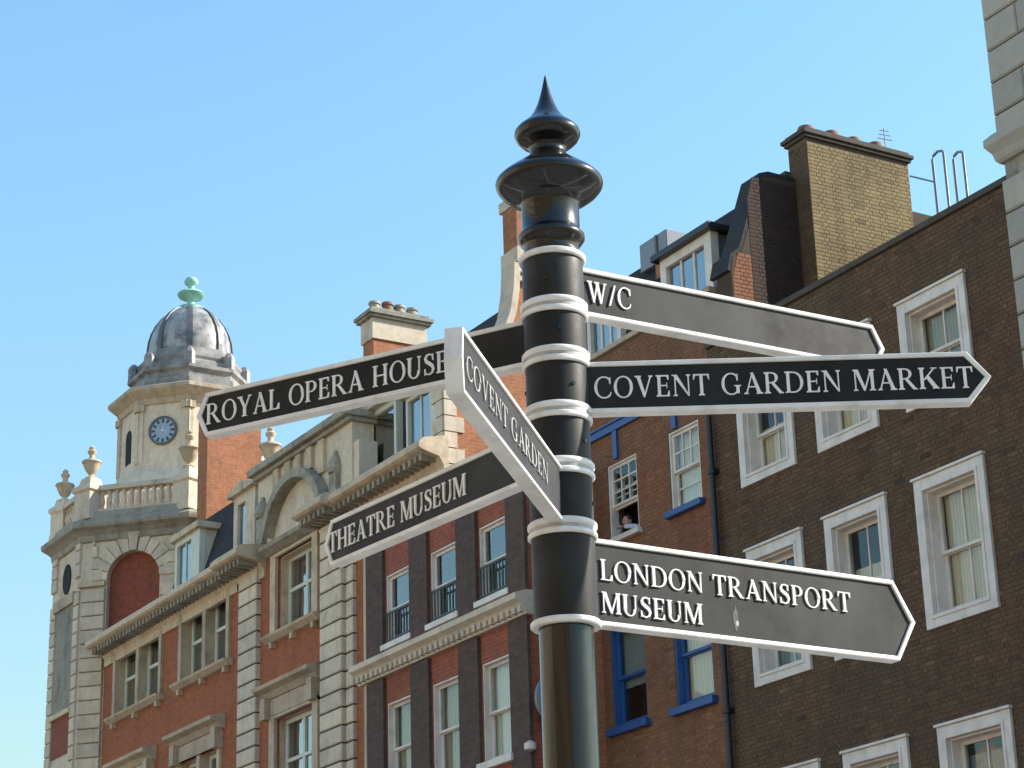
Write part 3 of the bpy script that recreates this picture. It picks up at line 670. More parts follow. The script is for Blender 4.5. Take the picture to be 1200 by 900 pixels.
rb = MB().box(-29.72, -29.30, 21.05, 21.75, 15.6, 16.97).build('roof_stack', 'brick_gable', bh)
MB().box(-30.15, -29.30, 21.02, 21.9, 16.98, 17.52).build('water_tank_housing', 'grey_metal', rb, bevel=.02)
MB().box(-29.63, -29.57, 20.99, 21.018, 17.0, 17.50).build('housing_joint', 'lead', rb)
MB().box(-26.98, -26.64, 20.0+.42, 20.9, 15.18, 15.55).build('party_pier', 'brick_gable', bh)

# ---- person leaning in the open window of the blue-trimmed house
def skin_body(name, verts, edges, radii, mat, base):
    me = bpy.data.meshes.new(name); me.from_pydata([(x-base[0], y-base[1], z-base[2]) for x, y, z in verts], edges, [])
    o = bpy.data.objects.new(name, me); COL.objects.link(o); o.location = base
    sk = o.modifiers.new('skin', 'SKIN'); sk.use_smooth_shade = True
    ss = o.modifiers.new('subsurf', 'SUBSURF'); ss.levels = 1; ss.render_levels = 2
    for i, r in enumerate(radii): me.skin_vertices[0].data[i].radius = (r, r*.85 if r > .1 else r)
    me.skin_vertices[0].data[0].use_root = True
    me.materials.append(M[mat]); WOFF[o.name] = Vector(base)
    return o
px0, py0, pz0 = -29.60, 20.24, 11.12
V = [(px0,py0+.05,pz0),(px0,py0+.03,pz0+.30),(px0,py0-.03,pz0+.58),(px0,py0-.06,pz0+.76),(px0-.01,py0-.09,pz0+.84),
     (px0+.19,py0-.05,pz0+.70),(px0+.27,py0-.10,pz0+.82),(px0+.16,py0-.20,pz0+.84),(px0+.06,py0-.25,pz0+.85),
     (px0-.19,py0-.05,pz0+.70),(px0-.27,py0-.10,pz0+.82),(px0-.16,py0-.20,pz0+.84),(px0-.06,py0-.25,pz0+.85)]
Ed = [(0,1),(1,2),(2,3),(3,4),(2,5),(5,6),(6,7),(7,8),(2,9),(9,10),(10,11),(11,12)]
per = skin_body('person', V, Ed, [.16,.15,.16,.07,.055,.07,.055,.045,.035,.07,.055,.045,.035], 'shirt', (px0,py0,pz0))
tag(per, 'person in a pale shirt leaning on the sill of an open upstairs window', 'person')
hd = MB()
def ellipsoid(mb, c, r, seg=16, rings=10, fn=None):
    rr = []
    for i in range(rings+1):
        t = PI*i/rings
        rr.append([(c[0]+r[0]*max(math.sin(t), .02)*math.cos(2*PI*k/seg), c[1]+r[1]*max(math.sin(t), .02)*math.sin(2*PI*k/seg), c[2]-r[2]*math.cos(t)) for k in range(seg)])
    return mb.loft(rr)
hc = (px0-.02, py0-.12, pz0+.97)
ellipsoid(hd, hc, (.075, .092, .115))
ellipsoid(hd, (hc[0], hc[1]-.095, hc[2]-.015), (.014, .022, .022), 8, 6)
for s in (-1, 1): ellipsoid(hd, (hc[0]+s*.078, hc[1]+.01, hc[2]), (.012, .022, .032), 8, 6); ellipsoid(hd, (px0+s*.035, py0-.30, pz0+.85), (.045, .05, .028), 10, 6)
hd.build('head_and_hands', 'skin', per, smooth=80)
hr = MB(); ellipsoid(hr, (hc[0], hc[1]+.022, hc[2]+.03), (.083, .092, .105)); hr.build('hair', 'hair', per, smooth=80)
ft = MB()
for s in (-1, 1): ellipsoid(ft, (hc[0]+s*.03, hc[1]-.086, hc[2]+.008), (.012, .008, .007), 8, 5)
ft.build('eyes', 'hair', per, smooth=80)
mo = MB(); ellipsoid(mo, (hc[0], hc[1]-.085, hc[2]-.055), (.025, .008, .007), 8, 5); mo.build('mouth', 'terracotta', per, smooth=80)

# ================================================================== HOUSE WITH DARK PIERS (behind the post)
YD = 18.6
dk = thing('dark_piered_house', (-33.3, YD, 0), 'red brick house with dark brick piers, white sashes and white dentil cornice', 'building')
wx = [(-35.45, -34.46), (-33.73, -32.72), (-31.98, -31.00)]
dh = [(a, b, 11.10, 12.42) for a, b in wx]+[(a, b, 8.32, 10.02) for a, b in wx]
wb = wall_holes(MB(), fmY(YD), -36.2, -30.36, 0, 13.2, dh, .3, .35)
wb.box(-36.2, -35.9, YD+.36, 24, 0, 13.2).box(-36.2, -31.45, 24, 24.2, 0, 13.2)
wb.build('wall', 'brick_red', dk)
MB().box(-30.7, -30.355, YD+.36, 19.99, 0, 13.2).build('side_wall', 'brick_gable', dk)
for a, b in ((-36.14, -35.48), (-34.43, -33.76), (-32.69, -32.01), (-30.97, -30.37)):
    MB().box(a, b, YD-.07, YD+.02, 0, 10.50).box(a, b, YD-.07, YD+.02, 10.92, 13.2).build('pier', 'brick_dark', dk)
MB().box(-36.3, -36.16, YD-.04, YD+.2, 0, 13.2).build('corner_strip', 'stone', dk)
cn = MB().prism_x([(YD+.05,10.52),(YD-.10,10.52),(YD-.12,10.60),(YD-.20,10.70),(YD-.30,10.76),(YD-.30,10.86),(YD-.08,10.93),(YD+.05,10.93)], -36.42, -30.33)
cn = cn.build('cornice', 'stone_light', dk)
dt = MB(); x = -36.35
while x < -30.42: dt.box(x, x+.10, YD-.19, YD-.09, 10.555, 10.67); x += .19
tag(dt.build('dentil_course', 'stone_light', cn), kind='stuff')
MB().box(-36.3, -30.33, YD-.12, YD+.4, 13.201, 13.32).build('parapet_coping', 'stone_soot', dk)
MB().box(-36.1, -31.45, YD+.36, 24, 12.9, 13.0).box(-31.44, -30.71, YD+.36, 19.98, 12.9, 13.0).build('roof', 'lead', dk)
for k, (a, b) in enumerate(wx):
    wn = sash_window(dk, a, b, 11.10, 12.42, YD, nx=1, nz=1, rec=.07, stile=.055, sill=(.10, .10), gl='glass_mid', blind='curtain_grey', cut=(0, .45), mat='white_paint')
    gd = MB().box(a+.02, b-.02, YD-.03, YD-.005, 11.66, 11.70).box(a+.02, b-.02, YD-.03, YD-.005, 11.16, 11.19)
    for q in range(9): xx = a+.06+(b-a-.12)*q/8; gd.box(xx-.009, xx+.009, YD-.027, YD-.008, 11.19, 11.66)
    gd.build('window_guard', 'black_paint', wn)
    sash_window(dk, a, b, 8.32, 10.02, YD, nx=1, nz=1, rec=.10, stile=.055, sill=(.12, .12), blind=('curtain_brown', 'curtain_brown', 'blind_white')[k], cut=(0, 1), mat='white_paint')
lamp = MB().lathe(0, 0, [(.02,-.10),(.20,-.08),(.34,-.02),(.36,.02),(.34,.05),(.10,.09),(.02,.10)], 20)
lv = [( -30.05 + z*1.0, 19.0 + x*.75 - .30, 9.06 + y*1.0) for x, y, z in lamp.v]
L = MB(); L.v = lv; L.f = lamp.f
lo = L.build('satellite_dish', 'grey_metal', dk, smooth=40)
MB().tube([(-30.35, 19.0, 9.06), (-30.2, 18.75, 8.66), (-30.05, 18.6, 8.72)], .03, 8).build('dish_arm', 'black_paint', lo, smooth=40)
MB().lathe(-30.33, 18.50, [(.02,8.24),(.10,8.27),(.10,8.37),(.02,8.42)], 12).box(-30.40, -30.34, 18.5, 18.62, 8.28, 8.34).build('wall_camera', 'white_paint', dk, smooth=40)

# ================================================================== RED BRICK AND STONE MANSION BLOCK
mn = thing('mansion_block', (-44.7, Y0, 0), 'orange red brick mansion block with banded stone pilasters, attic gable and dormers', 'building')
lights = []
for a, b in ((-53.05, -49.80), (-48.72, -45.74)):
    mid = (a+b)/2; lights += [(a+.16, mid-.09, 13.22, 14.86), (mid+.09, b-.16, 13.22, 14.86)]
lows = []
for a, b in ((-52.62, -50.25), (-48.72, -46.15)):
    mid = (a+b)/2; lows += [(a+.16, mid-.08, 9.3, 11.25), (mid+.08, b-.16, 9.3, 11.25)]
bB = (-43.22, -41.30, 13.22, 14.92); bBl = (-43.22, -41.35, 9.3, 11.30)
hol = lights+lows+[bB, bBl]
wb = wall_holes(MB(), fmY(Y0), -53.83, -35.6, 0, 15.0, hol, .42, .45)
wb.box(-53.83, -53.5, 20.46, 28, 0, 15).box(-53.83, -35.6, 28, 28.3, 0, 15)
wb.build('wall', 'brick_orange', mn)
def stone_surround(a, b, c, d, par, proud=.07, wd=.16, mull=()):
    s = MB().box(a-.0, a+wd+.006, Y0-proud, Y0+.06, c-.02, d).box(b-wd-.006, b, Y0-proud, Y0+.06, c-.02, d).box(a, b, Y0-proud-.004, Y0+.06, d, d+.10)
    for q in mull: s.box(q-.096, q+.096, Y0-proud+.02, Y0+.40, c, d)
    s.box(a+wd-.01, a+wd+.03, Y0+.061, Y0+.40, c, d).box(b-wd-.03, b-wd+.01, Y0+.061, Y0+.40, c, d).box(a+wd, b-wd, Y0+.061, Y0+.40, d-.03, d+.002)
    return s.build('window_surround', 'stone', par)
def stone_sill(a, b, z, par):
    s = MB().prism_x([(Y0+.05,z-.16),(Y0-.10,z-.14),(Y0-.22,z-.05),(Y0-.24,z),(Y0+.05,z+.03)], a-.12, b+.12)
    for q in (a+.15, (a+b)/2, b-.15): s.box(q-.06, q+.06, Y0-.13, Y0+.02, z-.27, z-.14)
    return s.build('sill', 'stone', par)
def case_light(a, b, c, d, rec=.20, ny=2, mat='cream_paint', gl='glass_sky', nx=1, blind='curtain_grey', tr=.55):
    w_ = MB(); y = Y0+rec; f = .10
    w_.box(a+.003, a+f, y, y+.06, c, d).box(b-f, b-.003, y, y+.06, c, d).box(a+f, b-f, y, y+.06, d-f, d-.003).box(a+f, b-f, y, y+.06, c+.003, c+f)
    zt = c+(d-c)*tr
    w_.box(a+f, b-f, y-.015, y+.06, zt-.04, zt+.04)
    for k in range(1, nx): xx = a+(b-a)*k/nx; w_.box(xx-.05, xx+.05, y-.012, y+.06, c+f, d-f)
    wo = w_.build('window', mat, mn, bevel=.006)
    for k in range(nx):
        for z0, z1 in ((c+f, zt-.04), (zt+.04, d-f)):
            piece('pane', gl, wo, a+(b-a)*k/nx+.03, a+(b-a)*(k+1)/nx-.03, y+.03, y+.036, z0, z1)
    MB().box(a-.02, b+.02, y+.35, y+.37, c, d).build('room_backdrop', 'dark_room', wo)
    MB().box(a+.03, a+(b-a)*(.34 if int(a*7) % 3 else .97), y+.16, y+.17, c+.02, d-.02).build('curtain', blind, wo)
    return wo
for (a, b) in ((-53.05, -49.80), (-48.72, -45.74)):
    ss_ = stone_surround(a, b, 13.2, 14.86, mn, mull=((a+b)/2,)); stone_sill(a, b, 13.16, mn)
for l in lights: case_light(*l)
def hood(a, b, z, par, ped=False):
    s = MB().prism_x([(Y0+.03,z-.30),(Y0-.10,z-.28),(Y0-.20,z-.16),(Y0-.36,z-.10),(Y0-.38,z-.02),(Y0-.10,z+.05),(Y0+.03,z+.05)], a, b)
    for q in (a+.22, b-.22): s.box(q-.12, q+.12, Y0-.22, Y0+.02, z-.72, z-.25)
    s.box(a+.36, b-.36, Y0-.09, Y0+.02, z-.66, z-.30)
    return s.build('window_hood', 'stone', par)
for (a, b) in ((-52.62, -50.25), (-48.72, -46.15)):
    hood(a-.15, b+.15, 11.93, mn); stone_surround(a, b, 9.3, 11.27, mn, mull=((a+b)/2,))
hood(-43.75, -41.0, 12.05, mn); stone_surround(-43.5, -41.1, 9.3, 11.32, mn, wd=.26)
for l in lows: case_light(*l)
case_light(*bBl, nx=2)
stone_surround(-43.50, -41.12, 13.2, 14.92, mn, wd=.26); stone_sill(-43.50, -41.12, 13.16, mn)
case_light(*bB, nx=2, rec=.25)
hd_ = MB().prism_x([(Y0+.03,14.98),(Y0-.12,15.0),(Y0-.30,15.10),(Y0-.32,15.18),(Y0-.05,15.26),(Y0+.03,15.26)], -43.62, -41.0); hd_.build('window_hood', 'stone_soot', mn)
# banded pilasters, one stone block at a time
def pilaster(a, b, z0, z1, proud=.13, depth=.02, mat='stone_light', step=.365):
    z = z0; k = 0
    while z < z1-.05:
        e = min(z+step-.036, z1)
        block('stone_block', mat, mn, a, b, Y0-proud, Y0+depth, z, e, ch=.02); z += step; k += 1
    MB().box(a+.012, b-.012, Y0-proud+.028, Y0+.01, z0, z1).build('pilaster_core', 'mortar_dark', mn)
pilaster(-45.08, -44.12, 8.0, 14.92)
pilaster(-40.74, -39.75, 8.0, 14.92, proud=.20)
pilaster(-39.73, -39.42, 8.0, 14.92, proud=.10)
# main cornice, in two runs either side of the attic gable
def cornice(a, b, zb, par, pr=.60):
    c = MB().prism_x([(Y0+.05,zb-.34),(Y0-.06,zb-.34),(Y0-.06,zb-.16),(Y0-.10,zb-.10),(Y0-.16,zb),(Y0-pr+.06,zb+.10),(Y0-pr,zb+.14),(Y0-pr,zb+.24),(Y0-pr+.10,zb+.34),(Y0-.02,zb+.44),(Y0+.05,zb+.44)], a, b)
    c = c.build('cornice', 'stone', par)
    x = a+.08
    while x < b-.12:
        piece('modillion', 'stone_soot', c, x, x+.10, Y0-pr+.14, Y0-.10, zb-.06, zb+.075); x += .22
    return c
cornice(-53.7, -44.30, 14.98, mn)
cornice(-45.30, -43.85, 14.97, mn, .74)
cornice(-40.75, -35.55, 14.98, mn)
cornice(-40.95, -39.55, 14.97, mn, .76)
# attic gable: stone wall with a segmental arch hood and sloping scrolls
gw = MB().box(-44.28, -39.55, Y0-.02, Y0+.5, 15.28, 17.04).box(-39.6, -39.3, Y0+.02, Y0+.45, 15.3, 16.5)
ag = gw.build('attic_gable', 'stone_light', mn)
MB().box(-44.42, -39.40, Y0-.26, Y0+.6, 17.06, 17.22).box(-44.36, -39.46, Y0-.14, Y0+.55, 16.96, 17.06).build('gable_coping', 'stone_soot', ag, bevel=.015)
# arch hood
ah = MB(); cx, cz, rad = -42.05, 14.95, 1.42
pts = [R(a) for a in range(8, 173, 11)]
for i in range(len(pts)-1):
    a, b = pts[i], pts[i+1]
    q = [(cx+math.cos(t)*r_, cz+math.sin(t)*r_) for t, r_ in ((a,rad),(b,rad),(b,rad+.20),(a,rad+.20))]
    ah.prism_y(q, Y0-.30, Y0)
ah.build('arch_hood', 'stone_soot', ag)
for q in (-43.95, -40.25):
    MB().box(q-.16, q+.16, Y0-.14, Y0, 15.4, 16.0).lathe(q, Y0-.06, [(.16,16.0),(.20,16.08),(.14,16.3),(.06,16.4),(.04,16.5)], 12).build('console', 'stone_soot', ag)
for q in (-43.2, -42.6, -42.05, -41.5, -40.9):
    MB().box(q-.14, q+.14, Y0-.10, Y0, 16.45 if abs(q+42.05) < .8 else 16.2, 16.95).build('strapwork_panel', 'stone', ag)
# slate mansards, dormers, chimney stacks
MB().box(-53.4, -50.76, 20.3, 27.8, 15.2, 15.3).build('flat_roof', 'lead', mn)
MB().prism_x([(20.1,15.3),(20.35,15.4),(21.1,17.75),(21.6,17.95),(27.8,17.95),(27.8,15.3)], -50.75, -44.3).build('mansard_roof', 'slate', mn)
MB().prism_x([(20.1,15.3),(20.35,15.4),(22.25,19.0),(22.4,19.1),(27.8,19.1),(27.8,15.3)], -44.0, -35.9).build('mansard_roof', 'slate', mn)
dormer(mn, -50.25, -48.70, 15.55, 17.12, 20.42, .8, 'stone', 2, slab=.16, over=.12, rise=.0, fmat='cream_paint', fr=.14, frr=.52, gl='glass_sky', cheek='stone_light')
dormer(mn, -46.72, -45.50, 15.55, 17.30, 20.45, .8, 'stone', 1, slab=.16, over=.14, rise=.18, fmat='stone_light', fr=.22, frr=.55, gl='glass_sky', cheek='stone_light')
dormer(mn, -40.05, -38.45, 15.55, 17.22, 20.45, .9, 'stone', 1, slab=.14, over=.16, fmat='cream_paint', fr=.12, frr=.10, gl='glass_sky')
dormer(mn, -38.02, -36.55, 15.55, 17.02, 20.45, .9, 'stone', 2, slab=.14, over=.12, fmat='cream_paint', fr=.08, frr=.45, gl='glass_sky')
ck = MB().box(-50.6, -50.0, 21.13, 22.62, 16.5, 20.70).build('chimney_stack', 'brick_gable', mn)
MB().box(-50.62, -49.98, 21.11, 22.64, 20.702, 20.78).build('chimney_cap', 'stone', ck)
ck = MB().box(-41.5, -41.0, 21.26, 22.56, 17.5, 19.72).build('chimney_stack', 'brick_gable', mn)
MB().box(-41.54, -40.96, 21.22, 22.60, 19.56, 20.06).build('stone_band', 'stone_light', ck)
MB().box(-41.62, -40.88, 21.14, 22.68, 20.062, 20.13).box(-41.66, -40.84, 21.10, 22.72, 20.13, 20.21).box(-41.58, -40.92, 21.18, 22.64, 20.21, 20.29).build('chimney_cap', 'stone_soot', ck)
for yy, h_ in ((21.42, .26), (21.75, .30), (22.05, .28), (22.38, .27)):
    MB().lathe(-41.25, yy, [(.13,20.28),(.11,20.28+h_*.75),(.14,20.28+h_*.8),(.13,20.28+h_),(.09,20.28+h_),(.09,20.3)], 14).build('chimney_pot', 'stone_soot' if yy != 21.75 else 'terracotta', ck, smooth=40)
# end gable facing the sun, curved coping and tall stack
cv = [(20.02,16.45),(20.25,16.55),(20.64,16.85),(21.06,17.30),(21.42,17.75),(21.63,18.25),(21.73,18.8),(21.77,19.4)]
rt = [(44.42-y, z) for y, z in reversed(cv)]
MB().prism_x([(20.02,0)]+cv+rt+[(24.40,0)], -35.95, -35.6).build('end_gable', 'brick_gable', mn)
for sd_ in (cv, rt):
    cpv = MB()
    for i in range(len(sd_)-1):
        (y0, z0), (y1, z1) = sd_[i], sd_[i+1]; q = math.hypot(y1-y0, z1-z0); nx_, nz_ = -(z1-z0)/q, (y1-y0)/q
        t0, t1 = .03, .11
        cpv.prism_x([(y0+nx_*-t0, z0-nz_*t0), (y1-nx_*t0, z1-nz_*t0), (y1+nx_*t1, z1+nz_*t1), (y0+nx_*t1, z0+nz_*t1)], -36.05, -35.50-.002*i)
    cpv.build('gable_coping', 'stone_light', mn)
sk_ = MB().box(-36.1, -35.55, 21.76, 22.90, 19.3, 20.72).build('chimney_stack', 'brick_gable', mn)
MB().box(-36.2, -35.45, 21.73, 22.98, 20.722, 20.95).build('chimney_cap', 'stone_light', sk_)
MB().box(-36.16, -35.49, 21.72, 22.95, 19.42, 19.75).build('stone_band', 'stone_light', sk_)
MB().box(-36.14, -35.51, 21.73, 22.93, 19.0, 19.10).build('stone_band', 'stone_light', sk_)
MB().box(-36.14, -35.51, 21.73, 22.93, 19.2, 19.28).build('stone_band', 'stone_light', sk_)
for k in range(6):
    wd_ = .42 if k % 2 else .26
    z = 14.55+k*.33
    MB().box(-35.62, -35.57, 20.0-.02, 20.0+wd_, z, z+.305).box(-35.62-wd_, -35.6, 19.95, 20.02, z, z+.305).build('quoin_block', 'stone_light', mn)
# distant urn on the roof
def urn(par, x, y, z, s=1.0, mat='stone', name='urn'):
    MB().lathe(x, y, [(.20*s,z),(.20*s,z+.06*s),(.09*s,z+.12*s),(.08*s,z+.17*s),(.17*s,z+.27*s),(.24*s,z+.42*s),(.27*s,z+.52*s),(.31*s,z+.55*s),(.29*s,z+.60*s),(.16*s,z+.63*s),(.09*s,z+.70*s),(.08*s,z+.80*s),(.13*s,z+.86*s),(.14*s,z+.92*s),(.08*s,z+.97*s),(.10*s,z+1.03*s),(.02*s,z+1.10*s)], 16).build(name, mat, par, smooth=40)
MB().box(-48.35, -47.75, 21.7, 22.3, 17.9, 18.72).build('pedestal', 'stone', mn); urn(mn, -48.05, 22.0, 18.72, .95, 'stone')

# ================================================================== CORNER CLOCK TOWER
tw = thing('clock_tower', (-55.46, 22.69, 0), 'octagonal stone corner tower with clock turret, ribbed lead dome and green finial', 'tower')
A = 2.2; q2 = 2.12
V1 = (-54.36, 19.47)
oct_ = [(V1[0]-A, V1[1]), V1, (V1[0]+q2, V1[1]+q2), (V1[0]+q2, V1[1]+q2+A), (V1[0], V1[1]+2*q2+A), (V1[0]-A, V1[1]+2*q2+A), (V1[0]-A-q2, V1[1]+q2+A), (V1[0]-A-q2, V1[1]+q2)]
cxo = V1[0]-A/2; cyo = V1[1]+q2+A/2
def scale_oct(d):      # offset outwards by about d
    out = []
    n = len(oct_)
    for i in range(n):
        p, a, b = Vector(oct_[i]), Vector(oct_[i-1]), Vector(oct_[(i+1) % n])
        e1 = (p-a).normalized(); e2 = (b-p).normalized()
        n1 = Vector((e1.y, -e1.x)); n2 = Vector((e2.y, -e2.x)); bis = (n1+n2).normalized()
        out.append(tuple(p+bis*d/max(bis.dot(n1), .3)))
    return out
S2 = math.sqrt(.5)
def fmD(u, ww, d): return (V1[0]+(u-d)*S2, V1[1]+(u+d)*S2, ww)     # diagonal facet: u along, d inwards
# body: octagon shell, the diagonal facet is built with its niche
bd = MB()
n = len(oct_)
for i in range(n):
    if i == 1: continue
    (xa, ya), (xb, yb) = oct_[i], oct_[(i+1) % n]
    bd.add([(xa,ya,0),(xb,yb,0),(xb,yb,18.2),(xa,ya,18.2)], [(0,1,2,3)])
FL = math.hypot(q2, q2)
ac, ar, az = FL*.5-.02, .74, 17.0
NB = 16
# niche outline polygon on the facet: wall around it
arcp = [(ac+ar*math.cos(PI-PI*k/NB), az+ar*math.sin(PI-PI*k/NB)) for k in range(NB+1)]
def quadD(p, d=0): bd.add([fmD(u, z_, d) for u, z_ in p], [tuple(range(len(p)))])
quadD([(0,0),(ac-ar,0),(ac-ar,az),(0,az)]); quadD([(ac+ar,0),(FL,0),(FL,az),(ac+ar,az)])
quadD([(ac-ar,0),(ac+ar,0),(ac+ar,14.6),(ac-ar,14.6)])
quadD([(0,az),(ac-ar,az),(ac-ar,18.2),(0,18.2)]); quadD([(ac+ar,az),(FL,az),(FL,18.2),(ac+ar,18.2)])
for k in range(NB): quadD([arcp[k], arcp[k+1], (arcp[k+1][0],18.2), (arcp[k][0],18.2)])
out_ = [(ac-ar,14.6),(ac-ar,az)]+arcp[1:-1]+[(ac+ar,az),(ac+ar,14.6)]
for k in range(len(out_)-1):
    a, b = out_[k], out_[k+1]; bd.add([fmD(*a,0), fmD(*b,0), fmD(*b,.2), fmD(*a,.2)], [(0,1,2,3)])
bd.prism_z(scale_oct(.02), 18.19, 18.24)
bd.build('wall', 'stone_light', tw)
nb = MB(); nb.add([fmD(u, z_, .19) for u, z_ in out_], [tuple(range(len(out_)))]); nb.build('niche_brickwork', 'brick_niche', tw)
# voussoirs
for k in range(11):
    t0, t1 = PI*k/11+.02, PI*(k+1)/11-.02; key = k == 5
    ro_ = ar+(.52 if key else (.40 if k % 2 else .46)); ri_ = ar+.004; pr = -.09 if key else -.045
    q = [(ac+ri_*math.cos(t0), az+ri_*math.sin(t0)), (ac+ro_*math.cos(t0), az+ro_*math.sin(t0)), (ac+ro_*math.cos(t1), az+ro_*math.sin(t1)), (ac+ri_*math.cos(t1), az+ri_*math.sin(t1))]
    MB().loft([[fmD(u, z_, .01) for u, z_ in q], [fmD(u, z_, pr) for u, z_ in q]]).build('voussoir', 'stone_light', tw)
# banded blocks on the facet and on the front face
def dblock(u0, u1, z0, z1, proud, mat='stone_light'):
    c = fmD((u0+u1)/2, 0, -proud/2+.01)
    hx = (u1-u0)/2; hy = proud/2+.01
    return block('stone_block', mat, tw, c[0]-hx, c[0]+hx, c[1]-hy, c[1]+hy, z0, z1, rot=R(45))
z = 9.0
while z < 16.80:
    e = min(z+.345, 16.82)
    dblock(.05, ac-ar-.03, z, e, .09); 
    if z > 15: dblock(ac+ar+.03, FL-.05, z, e, .09)
    z += .372
z = 17.0
while z < 18.0:
    dblock(.30, ac-ar-.12-.25*max(0, (z-17.0)), z, z+.30, .05); dblock(ac+ar+.12+.25*max(0, (z-17.0)), FL-.1, z, z+.30, .05); z += .325
MB().loft([[fmD(-.05,16.84,.02), fmD(ac-ar-.02,16.84,.02), fmD(ac-ar-.02,16.84,-.14), fmD(-.05,16.84,-.14)], [fmD(-.05,16.96,.02), fmD(ac-ar-.02,16.96,.02), fmD(ac-ar-.02,16.96,-.14), fmD(-.05,16.96,-.14)]]).build('impost', 'stone', tw)
z = 9.0
while z < 18.0:
    for a, b in ((-56.54, -56.15), (-54.72, -54.37)):
        if not (16.8 < z < 17.0): block('stone_block', 'stone_light', tw, a, b, 19.47-.07, 19.49, z, z+.345)
    z += .372
MB().box(-56.12, -54.75, 19.43, 19.5, 13.75, 16.55).build('window_panel', 'stone_soot', tw)
MB().box(-56.12, -54.75, 19.44, 19.5, 12.6, 13.62).build('brick_panel', 'brick_niche', tw)
MB().box(-56.2, -54.68, 19.36, 19.48, 13.62, 13.75).build('panel_sill', 'stone', tw)
MB().box(-56.2, -54.68, 19.36, 19.48, 16.55, 16.85).build('panel_lintel', 'stone', tw)
oc = MB(); oc.loft([[( -55.43+.30*math.cos(t*PI/8), 19.44, 17.35+.42*math.sin(t*PI/8)) for t in range(16)], [(-55.43+.30*math.cos(t*PI/8), 19.475, 17.35+.42*math.sin(t*PI/8)) for t in range(16)]]); oc.build('oval_window', 'dark_room', tw)
# cornice and balustrade
tc = MB().loft([[(x, y, z_) for x, y in scale_oct(d)] for d, z_ in ((.0,18.06),(.07,18.09),(.09,18.24),(.20,18.34),(.33,18.41),(.35,18.48),(.35,18.55),(.22,18.64),(.10,18.72),(.05,18.90),(-.3,18.90))])
tc.build('cornice', 'stone_soot', tw)
def pedestal(p, hw=.27, z0=18.7, z1=19.62):
    rt_ = R(22)
    c, s = math.cos(rt_), math.sin(rt_)
    def rg(h, z_): return [(p[0]+c*dx-s*dy, p[1]+s*dx+c*dy, z_) for dx, dy in ((-h,-h),(h,-h),(h,h),(-h,h))]
    MB().loft([rg(hw*1.08,z0), rg(hw*1.08,z0+.15), rg(hw,z0+.18), rg(hw,z1-.16), rg(hw*1.2,z1-.10), rg(hw*1.2,z1), rg(hw*.75,z1+.10), rg(hw*.6,z1+.28)]).build('pedestal', 'stone_light', tw)
for k in (7, 0, 1, 2, 3):
    p = oct_[k]; ins = (p[0]+(cxo-p[0])*.06, p[1]+(cyo-p[1])*.06)
    pedestal(ins, .30 if k in (1, 2) else .25); urn(tw, ins[0], ins[1], 19.88 if k in (1, 2) else 19.82, .88 if k != 2 else 1.0, 'stone')
bp_ = MB().lathe(0, 0, [(.075,0),(.075,.05),(.045,.08),(.06,.14),(.085,.22),(.06,.32),(.04,.42),(.07,.46),(.075,.52)], 10)
bme = bpy.data.meshes.new('baluster'); bme.from_pydata(bp_.v, [], bp_.f); bme.materials.append(M['stone_light'])
for pl_ in bme.polygons: pl_.use_smooth = True
for k in (7, 0, 1, 2):
    a, b = Vector(oct_[k]), Vector(oct_[(k+1) % n]); c_ = Vector((cxo, cyo)); a = a+(c_-a)*.06; b = b+(c_-b)*.06
    t = (b-a).normalized(); nn = Vector((t.y, -t.x)); L_ = (b-a).length; cnt = int((L_-.7)/.20)
    def strip(z0, z1, hw): 
        q = [a+t*.2+nn*hw, b-t*.2+nn*hw, b-t*.2-nn*hw, a+t*.2-nn*hw]
        return [[(v.x, v.y, z0) for v in q], [(v.x, v.y, z1) for v in q]]
    MB().loft(strip(18.85, 19.0, .13)).loft(strip(19.52, 19.66, .15)).build('balustrade_rail', 'stone_light', tw, bevel=.01)
    for i in range(cnt+1):
        p = a+t*(.35+(L_-.7)*i/max(cnt, 1)); o = bpy.data.objects.new('baluster', bme); COL.objects.link(o); o.parent = tw
        o.location = (p.x+55.46, p.y-22.69, 19.0)
# clock turret
TC = (-55.72, 22.95); ap = 1.76; RC = ap/math.cos(PI/8)
ph = PI/8
tu = MB().lathe(TC[0], TC[1], [(RC+.75,18.6),(RC+.70,19.7),(RC+.32,20.1),(RC+.08,20.5),(RC,20.9),(RC,22.40)], 8, ph)
tur = tu.build('turret', 'stone_light', tw)
def fmT(u, ww, d, rad=ap, k=-45): # facet frame of the turret, u from facet centre
    a = R(k); nx_, ny_ = math.cos(a), math.sin(a); tx, ty = -ny_, nx_
    return (TC[0]+nx_*(rad-d)+tx*u, TC[1]+ny_*(rad-d)+ty*u, ww)
for k in range(8):
    for s in (-1, 1):
        u0 = s*.69; q = [(u0-.10,20.7),(u0+.10,20.7),(u0+.10,22.28),(u0-.10,22.28)]
        MB().loft([[fmT(u, z_, .01, k=-45+45*k) for u, z_ in q], [fmT(u, z_, -.05, k=-45+45*k) for u, z_ in q]]).build('pilaster_strip', 'stone_light', tur)
        q = [(u0-.14,22.2),(u0+.14,22.2),(u0+.14,22.40),(u0-.14,22.40)]
        MB().loft([[fmT(u, z_, .01, k=-45+45*k) for u, z_ in q], [fmT(u, z_, -.10, k=-45+45*k) for u, z_ in q]]).build('capital', 'stone', tur)
for k in (-90, 0, -135):
    q = [(-.20,20.9),(.20,20.9),(.20,21.7)]+[(.20*math.cos(t*PI/6), 21.7+.20*math.sin(t*PI/6)) for t in range(1, 6)]+[(-.20,21.7)]
    MB().loft([[fmT(u, z_, .0, k=k) for u, z_ in q], [fmT(u, z_, -.012, k=k) for u, z_ in q]]).build('slit_window', 'dark_room', tur)
